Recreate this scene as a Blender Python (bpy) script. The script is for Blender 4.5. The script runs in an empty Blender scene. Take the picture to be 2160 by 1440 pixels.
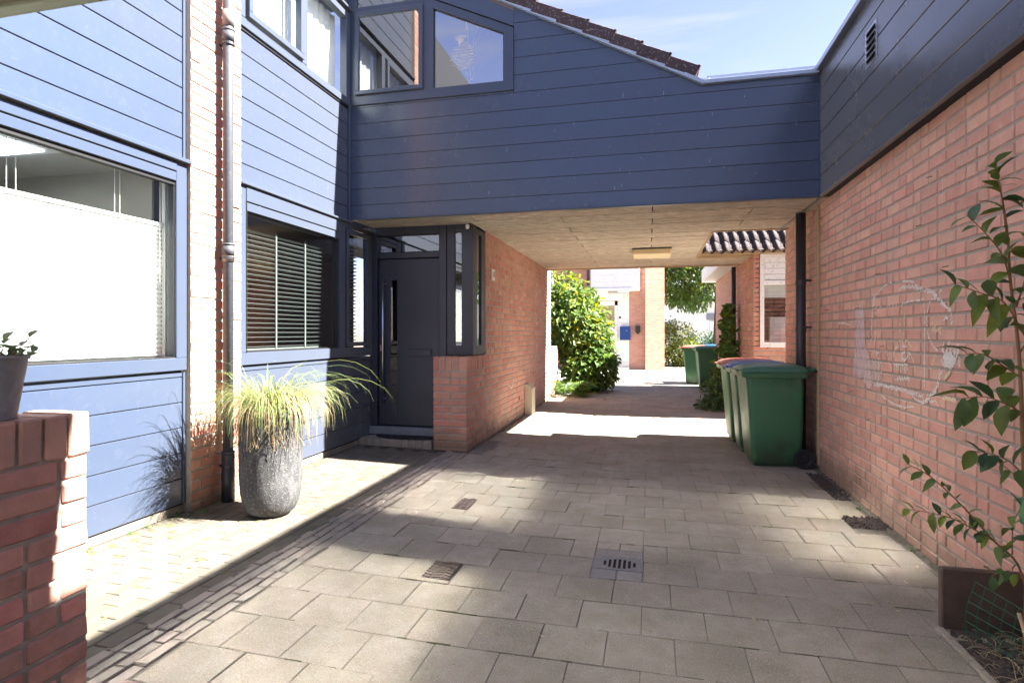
import bpy, math, random
from mathutils import Vector, Matrix
R = math.radians
rnd = random.Random(7)
sc = bpy.context.scene
col = sc.collection

# ------------------------------------------------------------------ camera
CAM = Vector((0.0, 0.0, 1.39))
YAW = R(13.842)
cam_d = bpy.data.cameras.new('camera')
cam_d.sensor_width = 36.0
cam_d.lens = 36.0 * 1250.0 / 2160.0
cam_d.shift_x = (1080 - 1062) / 2160.0
cam_d.shift_y = -(720 - 702) / 2160.0
cam_d.clip_start = 0.05
cam_d.clip_end = 3000
cam = bpy.data.objects.new('camera', cam_d)
cam.location = CAM
cam.rotation_euler = (R(90), 0, YAW)
col.objects.link(cam)
sc.camera = cam

# ------------------------------------------------------------------ sky and sun
SUN_DIR = Vector((1.0, 0.13, 0.985)).normalized()      # towards the sun
EL = math.asin(SUN_DIR.z)
AZ = math.atan2(SUN_DIR.x, SUN_DIR.y)                  # clockwise from +Y
world = bpy.data.worlds.new('World')
sc.world = world
world.use_nodes = True
nt = world.node_tree
nt.nodes.clear()
n_out = nt.nodes.new('ShaderNodeOutputWorld')
n_bg = nt.nodes.new('ShaderNodeBackground')
n_sky = nt.nodes.new('ShaderNodeTexSky')
n_sky.sky_type = 'NISHITA'
n_sky.sun_disc = False
n_sky.sun_elevation = EL
n_sky.sun_rotation = AZ
n_sky.air_density = 1.0
n_sky.altitude = 1500
n_sky.dust_density = 0.3
n_sky.ozone_density = 1.4
n_tc = nt.nodes.new('ShaderNodeTexCoord')
n_map = nt.nodes.new('ShaderNodeMapping')
n_map.inputs['Rotation'].default_value = (0.3, 0.5, 0.6)
n_map.inputs['Scale'].default_value = (1.3, 3.2, 7.0)
n_noi = nt.nodes.new('ShaderNodeTexNoise')
n_noi.inputs['Scale'].default_value = 2.0
n_noi.inputs['Detail'].default_value = 8
n_noi.inputs['Roughness'].default_value = 0.55
n_noi.inputs['Distortion'].default_value = 0.4
n_rmp = nt.nodes.new('ShaderNodeMapRange')
n_rmp.inputs['From Min'].default_value = 0.46
n_rmp.inputs['From Max'].default_value = 0.70
n_rmp.inputs['To Max'].default_value = 0.85
n_mix = nt.nodes.new('ShaderNodeMix')
n_mix.data_type = 'RGBA'
n_mix.inputs['B'].default_value = (1.85, 1.9, 2.0, 1)
nt.links.new(n_tc.outputs['Generated'], n_map.inputs['Vector'])
nt.links.new(n_map.outputs['Vector'], n_noi.inputs['Vector'])
nt.links.new(n_noi.outputs['Fac'], n_rmp.inputs['Value'])
nt.links.new(n_rmp.outputs['Result'], n_mix.inputs['Factor'])
n_wb = nt.nodes.new('ShaderNodeMix')           # white balance of the camera
n_wb.data_type = 'RGBA'; n_wb.blend_type = 'MULTIPLY'; n_wb.inputs['Factor'].default_value = 1.0
n_wb.inputs['B'].default_value = (0.95, 0.73, 0.80, 1)
nt.links.new(n_sky.outputs['Color'], n_wb.inputs['A'])
nt.links.new(n_wb.outputs['Result'], n_mix.inputs['A'])
nt.links.new(n_mix.outputs['Result'], n_bg.inputs['Color'])
nt.links.new(n_bg.outputs['Background'], n_out.inputs['Surface'])
n_bg.inputs['Strength'].default_value = 0.053

sun_d = bpy.data.lights.new('sun', 'SUN')
sun_d.energy = 4.8
sun_d.angle = R(0.53)
sun_d.color = (1.0, 0.95, 0.87)
sun = bpy.data.objects.new('sun', sun_d)
sun.rotation_euler = SUN_DIR.to_track_quat('Z', 'Y').to_euler()
sun.location = (6, 4, 12)
col.objects.link(sun)

sc.view_settings.view_transform = 'Standard'
sc.view_settings.look = 'None'
sc.view_settings.exposure = 3.3
sc.view_settings.gamma = 1.0
sc.view_settings.use_curve_mapping = False
sc.render.engine = 'CYCLES'
cy = sc.cycles
cy.use_denoising = True
cy.use_adaptive_sampling = False
cy.max_bounces = 7
cy.diffuse_bounces = 4
cy.glossy_bounces = 3
cy.transmission_bounces = 6
cy.transparent_max_bounces = 16
cy.caustics_reflective = True
cy.caustics_refractive = False
cy.blur_glossy = 0.0
cy.sample_clamp_indirect = 0.0
cy.use_guiding = False
cy.use_surface_guiding = True
cy.use_volume_guiding = False
cy.guiding_training_samples = 64

# ------------------------------------------------------------------ helpers
WL = {}
def V(*a): return Vector(a)

def project(p):
    d = Vector(p) - CAM
    f = -math.sin(YAW) * d.x + math.cos(YAW) * d.y
    r = math.cos(YAW) * d.x + math.sin(YAW) * d.y
    if f < 0.15:
        return None
    x = 1062 + 1250 * r / f
    y = 702 - 1250 * d.z / f
    return x, y, f

def score(p, area):
    q = project(p)
    if q is None or not (-40 < q[0] < 2200 and -40 < q[1] < 1480):
        return 0.0
    return area / (q[2] ** 2)

class M:
    """collects vertices and faces of one mesh"""
    def __init__(s):
        s.v = []; s.f = []; s.r = []
    def add(s, v, f, r=0.0):
        o = len(s.v)
        s.v.extend([tuple(p) for p in v])
        for q in f:
            s.f.append(tuple(i + o for i in q)); s.r.append(r)
        return s
    def mesh(s, name, smooth=False):
        me = bpy.data.meshes.new(name)
        me.from_pydata(s.v, [], s.f)
        if any(s.r):
            a = me.attributes.new('rv', 'FLOAT', 'FACE')
            a.data.foreach_set('value', s.r)
        if smooth:
            me.polygons.foreach_set('use_smooth', [True] * len(me.polygons))
        me.update()
        return me
    # ---- shapes
    def box(s, x0, x1, y0, y1, z0, z1, b=0.0, r=0.0, jit=0.0):
        c = ((x0 + x1) / 2, (y0 + y1) / 2, (z0 + z1) / 2)
        v, f = chamfer(abs(x1 - x0), abs(y1 - y0), abs(z1 - z0), b, jit)
        return s.add([(p[0] + c[0], p[1] + c[1], p[2] + c[2]) for p in v], f, r)
    def obox(s, c, size, mat3, b=0.0, r=0.0, jit=0.0):
        v, f = chamfer(*size, b, jit)
        c = Vector(c)
        return s.add([c + mat3 @ Vector(p) for p in v], f, r)
    def prism(s, poly, axis, a0, a1, r=0.0):
        """poly of (u, v); axis 'y': (x, z) extruded along y; 'x': (y, z) along x; 'z': (x, y) along z"""
        n = len(poly)
        def P(u, w, a):
            return {'y': (u, a, w), 'x': (a, u, w), 'z': (u, w, a)}[axis]
        v = [P(u, w, a0) for u, w in poly] + [P(u, w, a1) for u, w in poly]
        f = [tuple(range(n)), tuple(range(2 * n - 1, n - 1, -1))]
        f += [(i, i + n, (i + 1) % n + n, (i + 1) % n) for i in range(n)]
        return s.add(v, f, r)
    def tube(s, pts, rad, n=8, r=0.0, cap=True):
        pts = [Vector(p) for p in pts]
        rad = rad if isinstance(rad, (list, tuple)) else [rad] * len(pts)
        o = len(s.v)
        up = None
        for i, p in enumerate(pts):
            t = (pts[min(i + 1, len(pts) - 1)] - pts[max(i - 1, 0)])
            t = t.normalized() if t.length > 1e-9 else Vector((0, 0, 1))
            if up is None:
                up = t.orthogonal().normalized()
            a = (up - t * up.dot(t))
            a = a.normalized() if a.length > 1e-6 else t.orthogonal().normalized()
            up = a
            bb = t.cross(a)
            for k in range(n):
                q = 2 * math.pi * k / n
                s.v.append(tuple(p + (a * math.cos(q) + bb * math.sin(q)) * rad[i]))
        for i in range(len(pts) - 1):
            for k in range(n):
                s.f.append((o + i * n + k, o + i * n + (k + 1) % n, o + (i + 1) * n + (k + 1) % n, o + (i + 1) * n + k)); s.r.append(r)
        if cap:
            s.f.append(tuple(o + k for k in range(n - 1, -1, -1))); s.r.append(r)
            e = o + (len(pts) - 1) * n
            s.f.append(tuple(e + k for k in range(n))); s.r.append(r)
        return s
    def lathe(s, prof, c=(0, 0, 0), n=32, axis='z', cap0=True, cap1=False):
        o = len(s.v)
        for rr, z in prof:
            for k in range(n):
                q = 2 * math.pi * k / n
                a, bb = rr * math.cos(q), rr * math.sin(q)
                p = {'z': (a, bb, z), 'y': (a, z, bb), 'x': (z, a, bb)}[axis]
                s.v.append((c[0] + p[0], c[1] + p[1], c[2] + p[2]))
        for i in range(len(prof) - 1):
            for k in range(n):
                s.f.append((o + i * n + k, o + i * n + (k + 1) % n, o + (i + 1) * n + (k + 1) % n, o + (i + 1) * n + k)); s.r.append(0)
        if cap0:
            s.f.append(tuple(o + k for k in range(n - 1, -1, -1))); s.r.append(0)
        if cap1:
            e = o + (len(prof) - 1) * n
            s.f.append(tuple(e + k for k in range(n))); s.r.append(0)
        return s

def chamfer(lx, ly, lz, b=0.0, jit=0.0):
    hx, hy, hz = lx / 2, ly / 2, lz / 2
    J = (lambda: rnd.uniform(-jit, jit)) if jit else (lambda: 0.0)
    if b <= 0:
        v = [(x, y, z) for x in (-hx, hx) for y in (-hy, hy) for z in (-hz, hz)]
        f = [(0, 1, 3, 2), (4, 6, 7, 5), (0, 4, 5, 1), (2, 3, 7, 6), (0, 2, 6, 4), (1, 5, 7, 3)]
        return v, f
    b = min(b, hx * .45, hy * .45, hz * .45)
    v = []; ix = {}
    for sx in (-1, 1):
        for sy in (-1, 1):
            for sz in (-1, 1):
                jx, jy, jz = J(), J(), J()
                for k in range(3):
                    e = [b, b, b]; e[k] = 0
                    ix[(sx, sy, sz, k)] = len(v)
                    v.append((sx * (hx - e[0]) + jx, sy * (hy - e[1]) + jy, sz * (hz - e[2]) + jz))
    f = []
    S = (-1, 1)
    for s in S:
        f.append([ix[(s, a, c, 0)] for a, c in ((-1, -1), (1, -1), (1, 1), (-1, 1))])
        f.append([ix[(a, s, c, 1)] for a, c in ((-1, -1), (1, -1), (1, 1), (-1, 1))])
        f.append([ix[(a, c, s, 2)] for a, c in ((-1, -1), (1, -1), (1, 1), (-1, 1))])
    for a in S:
        for c in S:
            f.append([ix[(a, c, -1, 0)], ix[(a, c, 1, 0)], ix[(a, c, 1, 1)], ix[(a, c, -1, 1)]])
            f.append([ix[(a, -1, c, 0)], ix[(a, 1, c, 0)], ix[(a, 1, c, 2)], ix[(a, -1, c, 2)]])
            f.append([ix[(-1, a, c, 1)], ix[(1, a, c, 1)], ix[(1, a, c, 2)], ix[(-1, a, c, 2)]])
    for a in S:
        for c in S:
            for d in S:
                f.append([ix[(a, c, d, 0)], ix[(a, c, d, 1)], ix[(a, c, d, 2)]])
    out = []
    for q in f:
        p = [Vector(v[i]) for i in q]
        nrm = (p[1] - p[0]).cross(p[2] - p[0])
        if nrm.dot(sum(p, Vector())) < 0:
            q = q[::-1]
        out.append(tuple(q))
    return v, out

def link(o, parent=None, loc=(0, 0, 0), label=None, cat=None, group=None, kind=None):
    col.objects.link(o)
    loc = Vector(loc)
    WL[o.name] = loc
    if parent is not None:
        o.parent = parent
        o.location = loc - WL[parent.name]
    else:
        o.location = loc
    for k, val in (('label', label), ('category', cat), ('group', group), ('kind', kind)):
        if val:
            o[k] = val
    return o

def obj(name, m, mat, parent=None, smooth=False, loc=(0, 0, 0), **kw):
    me = m.mesh(name, smooth) if isinstance(m, M) else m
    if mat is not None and not me.materials:
        me.materials.append(mat)
    return link(bpy.data.objects.new(name, me), parent, loc, **kw)

def thing(name, label, cat, loc=(0, 0, 0), group=None, kind=None):
    o = bpy.data.objects.new(name, None)
    o.empty_display_size = 0.2
    return link(o, None, loc, label, cat, group, kind)

def child(name, parent, mat, build, smooth=False, **kw):
    m = M(); build(m)
    return obj(name, m, mat, parent, smooth, **kw)

def boxo(name, parent, mat, x0, x1, y0, y1, z0, z1, b=0.003, **kw):
    return obj(name, M().box(x0, x1, y0, y1, z0, z1, b), mat, parent, **kw)

def copy_tree(root, loc, rotz, label=None):
    r = root.copy(); col.objects.link(r)
    r.location = loc; r.rotation_euler = (0, 0, rotz)
    if label: r['label'] = label
    for ch in root.children:
        c = ch.copy(); col.objects.link(c); c.parent = r
        for g in ch.children:
            d = g.copy(); col.objects.link(d); d.parent = c
    return r

def gz(x):
    """height of the paving: it rises gently from the drain towards the left facade"""
    return 0.0255 * max(0.0, -0.8 - x)

# ------------------------------------------------------------------ materials
def nodes_of(m):
    m.use_nodes = True
    t = m.node_tree
    return t, t.nodes, t.links

def mat(name, c1, c2=None, scale=6.0, rough=0.8, bump=0.0, bscale=80.0, rand=0.0, hue=0.0, metal=0.0, spec=0.5,
        speck=None, speck_scale=300.0, speck_amt=0.5, streak=None, stretch=(1, 1, 1), stain=None, stain_scale=1.2,
        stain_lo=0.55, stain_hi=0.75, rvar=0.0, coat=0.0, bumpstretch=None, low=None, speck2=None, sheen=0.0, sheen_rough=0.5):
    m = bpy.data.materials.new(name)
    t, N, L = nodes_of(m)
    b = N['Principled BSDF']
    geo = N.new('ShaderNodeNewGeometry')
    pos = geo.outputs['Position']
    c2 = c2 or c1
    def noise(sc, st=(1, 1, 1), det=5.0, ro=0.6):
        mp = N.new('ShaderNodeMapping'); mp.inputs['Scale'].default_value = st
        L.new(pos, mp.inputs['Vector'])
        nz = N.new('ShaderNodeTexNoise')
        nz.inputs['Scale'].default_value = sc; nz.inputs['Detail'].default_value = det; nz.inputs['Roughness'].default_value = ro
        L.new(mp.outputs['Vector'], nz.inputs['Vector'])
        return nz.outputs['Fac']
    def ramp(f, lo, hi, t0=0.0, t1=1.0):
        r = N.new('ShaderNodeMapRange')
        r.inputs['From Min'].default_value = lo; r.inputs['From Max'].default_value = hi
        r.inputs['To Min'].default_value = t0; r.inputs['To Max'].default_value = t1
        L.new(f, r.inputs['Value'])
        return r.outputs['Result']
    def mix(f, a, bcol):
        x = N.new('ShaderNodeMix'); x.data_type = 'RGBA'
        if isinstance(f, float): x.inputs['Factor'].default_value = f
        else: L.new(f, x.inputs['Factor'])
        if isinstance(a, tuple): x.inputs['A'].default_value = (*a, 1)
        else: L.new(a, x.inputs['A'])
        x.inputs['B'].default_value = (*bcol, 1)
        return x.outputs['Result']
    c = mix(ramp(noise(scale, stretch), 0.3, 0.7), c1, c2)
    if rand or hue:
        oi = N.new('ShaderNodeObjectInfo')
        at = N.new('ShaderNodeAttribute'); at.attribute_name = 'rv'
        ad = N.new('ShaderNodeMath'); ad.operation = 'ADD'
        L.new(oi.outputs['Random'], ad.inputs[0]); L.new(at.outputs['Fac'], ad.inputs[1])
        fr = N.new('ShaderNodeMath'); fr.operation = 'FRACT'
        L.new(ad.outputs[0], fr.inputs[0])
        wn = N.new('ShaderNodeTexWhiteNoise'); wn.noise_dimensions = '1D'
        L.new(fr.outputs[0], wn.inputs['W'])
        hs = N.new('ShaderNodeHueSaturation')
        L.new(ramp(fr.outputs[0], 0, 1, 1 - rand, 1 + rand), hs.inputs['Value'])
        L.new(ramp(wn.outputs['Value'], 0, 1, 0.5 - hue, 0.5 + hue), hs.inputs['Hue'])
        L.new(ramp(wn.outputs['Value'], 0, 1, 1 + 6 * hue, 1 - 6 * hue), hs.inputs['Saturation'])
        L.new(c, hs.inputs['Color'])
        c = hs.outputs['Color']
    if stain:
        c = mix(ramp(noise(stain_scale, det=7), stain_lo, stain_hi, 0, 0.75), c, stain)
    if speck:
        c = mix(ramp(noise(speck_scale, det=2, ro=0.5), 0.56, 0.72, 0, speck_amt), c, speck)
    if speck2:
        c = mix(ramp(noise(speck_scale * .8, (1, 1, 1.3), 2, 0.5), 0.58, 0.70, 0, 0.6), c, speck2)
    if streak:          # lime runs: short vertical dashes on the upper courses
        f1 = ramp(noise(1.0, (60, 60, 7), 3), 0.58, 0.66)
        f2 = ramp(noise(1.0, (9, 9, 9), 3), 0.42, 0.58)
        sp = N.new('ShaderNodeSeparateXYZ'); L.new(pos, sp.inputs[0])
        f3 = ramp(sp.outputs['Z'], 1.45, 2.3)
        m1 = N.new('ShaderNodeMath'); m1.operation = 'MULTIPLY'; L.new(f1, m1.inputs[0]); L.new(f2, m1.inputs[1])
        m2 = N.new('ShaderNodeMath'); m2.operation = 'MULTIPLY'; L.new(m1.outputs[0], m2.inputs[0]); L.new(f3, m2.inputs[1])
        m3 = N.new('ShaderNodeMath'); m3.operation = 'MULTIPLY'; L.new(m2.outputs[0], m3.inputs[0]); m3.inputs[1].default_value = 0.62
        c = mix(m3.outputs[0], c, streak)
    if low:             # algae and splash dirt with a ragged upper limit on the lowest courses
        sp = N.new('ShaderNodeSeparateXYZ'); L.new(pos, sp.inputs[0])
        nz = noise(5.0, det=6)
        ad = N.new('ShaderNodeMath'); ad.operation = 'MULTIPLY_ADD'
        L.new(nz, ad.inputs[0]); ad.inputs[1].default_value = -0.6; L.new(sp.outputs['Z'], ad.inputs[2])
        c = mix(ramp(ad.outputs[0], -0.22, 0.02, 0.7, 0.0), c, low)
    L.new(c, b.inputs['Base Color'])
    b.inputs['Roughness'].default_value = rough
    if rvar:
        L.new(ramp(noise(3.0, det=6), 0.3, 0.7, rough - rvar, rough + rvar), b.inputs['Roughness'])
    b.inputs['Metallic'].default_value = metal
    b.inputs['Specular IOR Level'].default_value = spec
    b.inputs['Coat Weight'].default_value = coat
    b.inputs['Sheen Weight'].default_value = sheen
    b.inputs['Sheen Roughness'].default_value = sheen_rough
    b.inputs['Sheen Tint'].default_value = (1, 0.87, 0.52, 1)
    if bump:
        bn = N.new('ShaderNodeBump')
        bn.inputs['Strength'].default_value = 1.0
        bn.inputs['Distance'].default_value = bump
        L.new(noise(bscale, bumpstretch or (1, 1, 1), 4, 0.6), bn.inputs['Height'])
        L.new(bn.outputs['Normal'], b.inputs['Normal'])
    return m

def glass(name, rough, ior=1.75, tint=(0.93, 0.96, 0.95)):
    m = bpy.data.materials.new(name)
    t, N, L = nodes_of(m)
    N.clear()
    o = N.new('ShaderNodeOutputMaterial'); mx = N.new('ShaderNodeMixShader')
    tr = N.new('ShaderNodeBsdfTransparent'); gl = N.new('ShaderNodeBsdfGlossy'); fr = N.new('ShaderNodeFresnel')
    tr.inputs['Color'].default_value = (*tint, 1)
    gl.inputs['Roughness'].default_value = rough
    ge = N.new('ShaderNodeNewGeometry'); io = N.new('ShaderNodeMix')
    io.inputs['A'].default_value = ior; io.inputs['B'].default_value = 1.0 / ior
    L.new(ge.outputs['Backfacing'], io.inputs['Factor']); L.new(io.outputs['Result'], fr.inputs['IOR'])
    L.new(fr.outputs[0], mx.inputs[0]); L.new(tr.outputs[0], mx.inputs[1]); L.new(gl.outputs[0], mx.inputs[2])
    L.new(mx.outputs[0], o.inputs[0])
    return m

def leafmat(name, c1, c2, trans=0.35, rand=0.3, hue=0.03, rough=0.45):
    m = mat(name, c1, c2, scale=9, rough=rough, rand=rand, hue=hue, spec=0.4)
    t, N, L = nodes_of(m)
    b = N['Principled BSDF']
    out = [n for n in N if n.type == 'OUTPUT_MATERIAL'][0]
    tl = N.new('ShaderNodeBsdfTranslucent'); mx = N.new('ShaderNodeMixShader')
    mx.inputs[0].default_value = trans
    src = b.inputs['Base Color'].links[0].from_socket
    L.new(src, tl.inputs['Color'])
    L.new(b.outputs[0], mx.inputs[1]); L.new(tl.outputs[0], mx.inputs[2]); L.new(mx.outputs[0], out.inputs[0])
    return m

def emat(name, c, s):
    m = bpy.data.materials.new(name)
    t, N, L = nodes_of(m)
    b = N['Principled BSDF']
    b.inputs['Base Color'].default_value = (*c, 1)
    b.inputs['Emission Color'].default_value = (*c, 1)
    b.inputs['Emission Strength'].default_value = s
    return m

def brickwork(name, c1, c2, mortar, su=1.0):
    """brickwork too far away to tell the bricks apart"""
    m = bpy.data.materials.new(name)
    t, N, L = nodes_of(m)
    b = N['Principled BSDF']
    geo = N.new('ShaderNodeNewGeometry'); sp = N.new('ShaderNodeSeparateXYZ'); L.new(geo.outputs['Position'], sp.inputs[0])
    ad = N.new('ShaderNodeMath'); ad.operation = 'ADD'; L.new(sp.outputs['X'], ad.inputs[0]); L.new(sp.outputs['Y'], ad.inputs[1])
    cb = N.new('ShaderNodeCombineXYZ'); L.new(ad.outputs[0], cb.inputs['X']); L.new(sp.outputs['Z'], cb.inputs['Y'])
    br = N.new('ShaderNodeTexBrick')
    br.inputs['Color1'].default_value = (*c1, 1); br.inputs['Color2'].default_value = (*c2, 1); br.inputs['Mortar'].default_value = (*mortar, 1)
    br.inputs['Scale'].default_value = 1.0; br.inputs['Brick Width'].default_value = 0.222 * su; br.inputs['Row Height'].default_value = 0.08
    br.inputs['Mortar Size'].default_value = 0.007; br.inputs['Mortar Smooth'].default_value = 0.2; br.inputs['Bias'].default_value = -0.1
    L.new(cb.outputs[0], br.inputs['Vector'])
    L.new(br.outputs['Color'], b.inputs['Base Color'])
    b.inputs['Roughness'].default_value = 0.9
    bn = N.new('ShaderNodeBump'); bn.inputs['Distance'].default_value = 0.006; bn.invert = True
    L.new(br.outputs['Fac'], bn.inputs['Height']); L.new(bn.outputs['Normal'], b.inputs['Normal'])
    return m

SHEEN, SHR = 0.21, 0.66
BRICK1, BRICK2 = (0.52, 0.255, 0.178), (0.43, 0.195, 0.132)
m_brick = mat('brick', BRICK1, BRICK2, scale=14, rough=0.9, bump=0.0022, bscale=55, rand=0.13, hue=0.01,
              speck=(0.58, 0.42, 0.35), speck_scale=120, speck_amt=0.4, stain=(0.5, 0.33, 0.27), stain_scale=2.2,
              low=(0.16, 0.125, 0.085))
m_brick_lime_lit = mat('brick_lime_runs_bounce_lit', (0.63, 0.365, 0.285), (0.545, 0.295, 0.225), scale=14, rough=0.9, bump=0.0022, bscale=55, rand=0.11, hue=0.008,  # base paler than the other brick: bounced facade light is in the colour
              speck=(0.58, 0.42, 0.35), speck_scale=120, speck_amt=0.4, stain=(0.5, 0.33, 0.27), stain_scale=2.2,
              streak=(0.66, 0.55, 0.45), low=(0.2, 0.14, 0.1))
m_brick_dark = mat('dark_red_brick', (0.58, 0.3, 0.24), (0.47, 0.225, 0.175), scale=12, rough=0.9, bump=0.003, bscale=45, rand=0.22, hue=0.012,
              speck=(0.42, 0.3, 0.26), speck_scale=120, speck_amt=0.4, stain=(0.36, 0.25, 0.22), stain_scale=5)
m_mortar = mat('mortar', (0.40, 0.365, 0.315), (0.32, 0.29, 0.25), scale=20, rough=0.95, bump=0.003, bscale=90, low=(0.17, 0.145, 0.1))
m_slab = mat('concrete_slab', (0.315, 0.28, 0.23), (0.24, 0.213, 0.173), scale=9, rough=0.88, bump=0.0016, bscale=200, rand=0.09, hue=0.006,
             speck=(0.5, 0.46, 0.4), speck_scale=170, speck_amt=0.7, speck2=(0.12, 0.105, 0.085), stain=(0.19, 0.172, 0.128), stain_scale=2.1, stain_lo=0.46, stain_hi=0.64)
m_slab_red = mat('reddish_slab', (0.27, 0.2, 0.16), (0.225, 0.175, 0.14), scale=20, rough=0.9, bump=0.002, bscale=200, rand=0.1,
             speck=(0.42, 0.33, 0.28), speck_scale=250, speck_amt=0.5)
m_slab_grey = mat('grey_slab', (0.24, 0.225, 0.22), (0.19, 0.18, 0.178), scale=10, rough=0.9, bump=0.0015, bscale=260, rand=0.08,
             speck=(0.42, 0.4, 0.38), speck_scale=300, speck_amt=0.5)
m_aggregate = mat('exposed_aggregate', (0.24, 0.22, 0.2), (0.14, 0.13, 0.12), scale=90, rough=0.9, bump=0.004, bscale=140,
             speck=(0.6, 0.58, 0.54), speck_scale=140, speck_amt=0.9)
m_paver = mat('clay_paver', (0.12, 0.104, 0.08), (0.088, 0.077, 0.06), scale=8, rough=0.9, bump=0.0018, bscale=180, rand=0.14, hue=0.01,
             speck=(0.2, 0.18, 0.145), speck_scale=280, speck_amt=0.3, stain=(0.09, 0.088, 0.045), stain_scale=1.6)
m_edge = mat('clinker', (0.255, 0.225, 0.188), (0.2, 0.176, 0.148), scale=10, rough=0.88, bump=0.002, bscale=150, rand=0.16, hue=0.01,
             speck=(0.36, 0.32, 0.29), speck_scale=260, speck_amt=0.4)
m_sand = mat('joint_sand', (0.2, 0.176, 0.14), (0.12, 0.108, 0.08), scale=12, rough=1.0, bump=0.006, bscale=140)
m_sand_dark = mat('dark_joint_sand', (0.06, 0.052, 0.04), (0.035, 0.03, 0.022), scale=12, rough=1.0, bump=0.004, bscale=140)
m_ground = mat('bare_ground', (0.2, 0.17, 0.13), (0.14, 0.12, 0.09), scale=0.6, rough=1.0, bump=0.01, bscale=20)
m_soil = mat('dark_soil', (0.075, 0.058, 0.05), (0.035, 0.027, 0.024), scale=40, rough=1.0, bump=0.012, bscale=70, speck=(0.25, 0.22, 0.2), speck_scale=120, speck_amt=0.5)
m_navy = mat('dark_blue_cladding', (0.015, 0.036, 0.088), (0.0135, 0.033, 0.083), scale=1.5, rough=0.25, rvar=0.05, bump=0.00025, bscale=1.0, bumpstretch=(6, 6, 90), spec=0.6, rand=0.06, sheen=SHEEN, sheen_rough=SHR,
             speck=(0.2, 0.22, 0.26), speck_scale=24, speck_amt=0.03, stain=(0.035, 0.055, 0.1), stain_scale=0.9, stain_lo=0.66, stain_hi=0.9)
m_navy_frame = mat('dark_blue_frame', (0.015, 0.035, 0.083), (0.0135, 0.032, 0.078), scale=4, rough=0.34, rvar=0.04, spec=0.4, sheen=SHEEN, sheen_rough=SHR)
m_anthra = mat('anthracite_door_paint', (0.022, 0.027, 0.048), (0.019, 0.024, 0.043), scale=3, rough=0.42, rvar=0.05, bump=0.0003, bscale=220)
m_backing = mat('dark_backing', (0.012, 0.014, 0.02), rough=0.8)
m_gasket = mat('black_gasket', (0.01, 0.01, 0.012), rough=0.5)
m_glass_r = glass('window_glass', 0.112, 3.1)
m_glass = glass('clear_glass', 0.0, 3.3, (0.8, 0.85, 0.86))
m_glass_c = glass('coated_glass', 0.0, 7.0, (0.7, 0.76, 0.8))
m_white = mat('white_paint', (0.78, 0.78, 0.76), (0.7, 0.7, 0.68), scale=5, rough=0.5, bump=0.0006, bscale=60)
m_white_worn = mat('worn_white_paint', (0.78, 0.78, 0.76), (0.72, 0.72, 0.7), scale=5, rough=0.55, speck=(0.35, 0.3, 0.26), speck_scale=24, speck_amt=0.5, bump=0.0006, bscale=60)
m_blind = mat('white_pleated_fabric', (0.82, 0.84, 0.82), (0.78, 0.8, 0.78), scale=3, rough=0.9)
m_slat = mat('pale_grey_slat', (0.2, 0.225, 0.22), (0.18, 0.2, 0.195), scale=5, rough=0.5)
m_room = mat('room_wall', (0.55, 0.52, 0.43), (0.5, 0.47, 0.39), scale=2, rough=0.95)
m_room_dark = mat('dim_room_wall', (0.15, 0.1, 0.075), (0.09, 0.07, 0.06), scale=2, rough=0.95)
m_pvc = mat('grey_drainpipe', (0.06, 0.065, 0.078), (0.048, 0.052, 0.062), scale=6, rough=0.55, rvar=0.08, spec=0.3, speck=(0.2, 0.19, 0.19), speck_scale=30, speck_amt=0.2)
m_pvc_dark = mat('dark_drainpipe', (0.032, 0.034, 0.042), (0.026, 0.027, 0.034), scale=6, rough=0.4)
m_pvc_sleeve = mat('pale_pipe_sleeve', (0.2, 0.18, 0.16), (0.12, 0.115, 0.11), scale=30, rough=0.6)
m_steel = mat('brushed_steel', (0.62, 0.63, 0.65), (0.56, 0.57, 0.6), scale=40, rough=0.28, metal=1.0)
m_alu = mat('grey_aluminium', (0.5, 0.52, 0.55), (0.44, 0.46, 0.5), scale=20, rough=0.35, metal=0.9)
m_zinc = mat('weathered_zinc', (0.3, 0.31, 0.32), (0.18, 0.19, 0.2), scale=16, rough=0.55, metal=0.1, stain=(0.24, 0.15, 0.08), stain_scale=14, stain_lo=0.56, stain_hi=0.7, bump=0.001, bscale=60)
m_tile = mat('dark_concrete_tile', (0.058, 0.042, 0.044), (0.04, 0.03, 0.033), scale=9, rough=0.78, spec=0.25, rand=0.12, bump=0.002, bscale=90, speck=(0.4, 0.38, 0.4), speck_scale=40, speck_amt=0.35)
m_trim = mat('light_metal_trim', (0.3, 0.36, 0.46), (0.25, 0.31, 0.41), scale=6, rough=0.32)
m_wool = mat('wood_wool_board', (0.78, 0.69, 0.57), (0.34, 0.285, 0.22), scale=1.0, stretch=(7, 26, 26), rough=1.0, bump=0.01, bscale=1.0, bumpstretch=(30, 130, 130), rand=0.1, hue=0.008,
             speck=(0.2, 0.14, 0.09), speck_scale=48, speck_amt=0.65, stain=(0.42, 0.35, 0.26), stain_scale=0.9, stain_lo=0.58, stain_hi=0.8)
m_wood = mat('bare_timber', (0.48, 0.34, 0.2), (0.36, 0.25, 0.15), scale=1.0, stretch=(5, 60, 60), rough=0.85, bump=0.0015, bscale=1, bumpstretch=(5, 90, 90))
m_beam = mat('weathered_beam', (0.27, 0.29, 0.22), (0.2, 0.2, 0.15), scale=1.0, stretch=(3, 40, 40), rough=0.9, bump=0.003, bscale=1, bumpstretch=(3, 60, 60), stain=(0.12, 0.085, 0.05), stain_scale=2)
m_stone = mat('blue_stone_sill', (0.17, 0.19, 0.23), (0.13, 0.15, 0.185), scale=12, rough=0.55, speck=(0.3, 0.32, 0.36), speck_scale=120, speck_amt=0.4)
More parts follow.
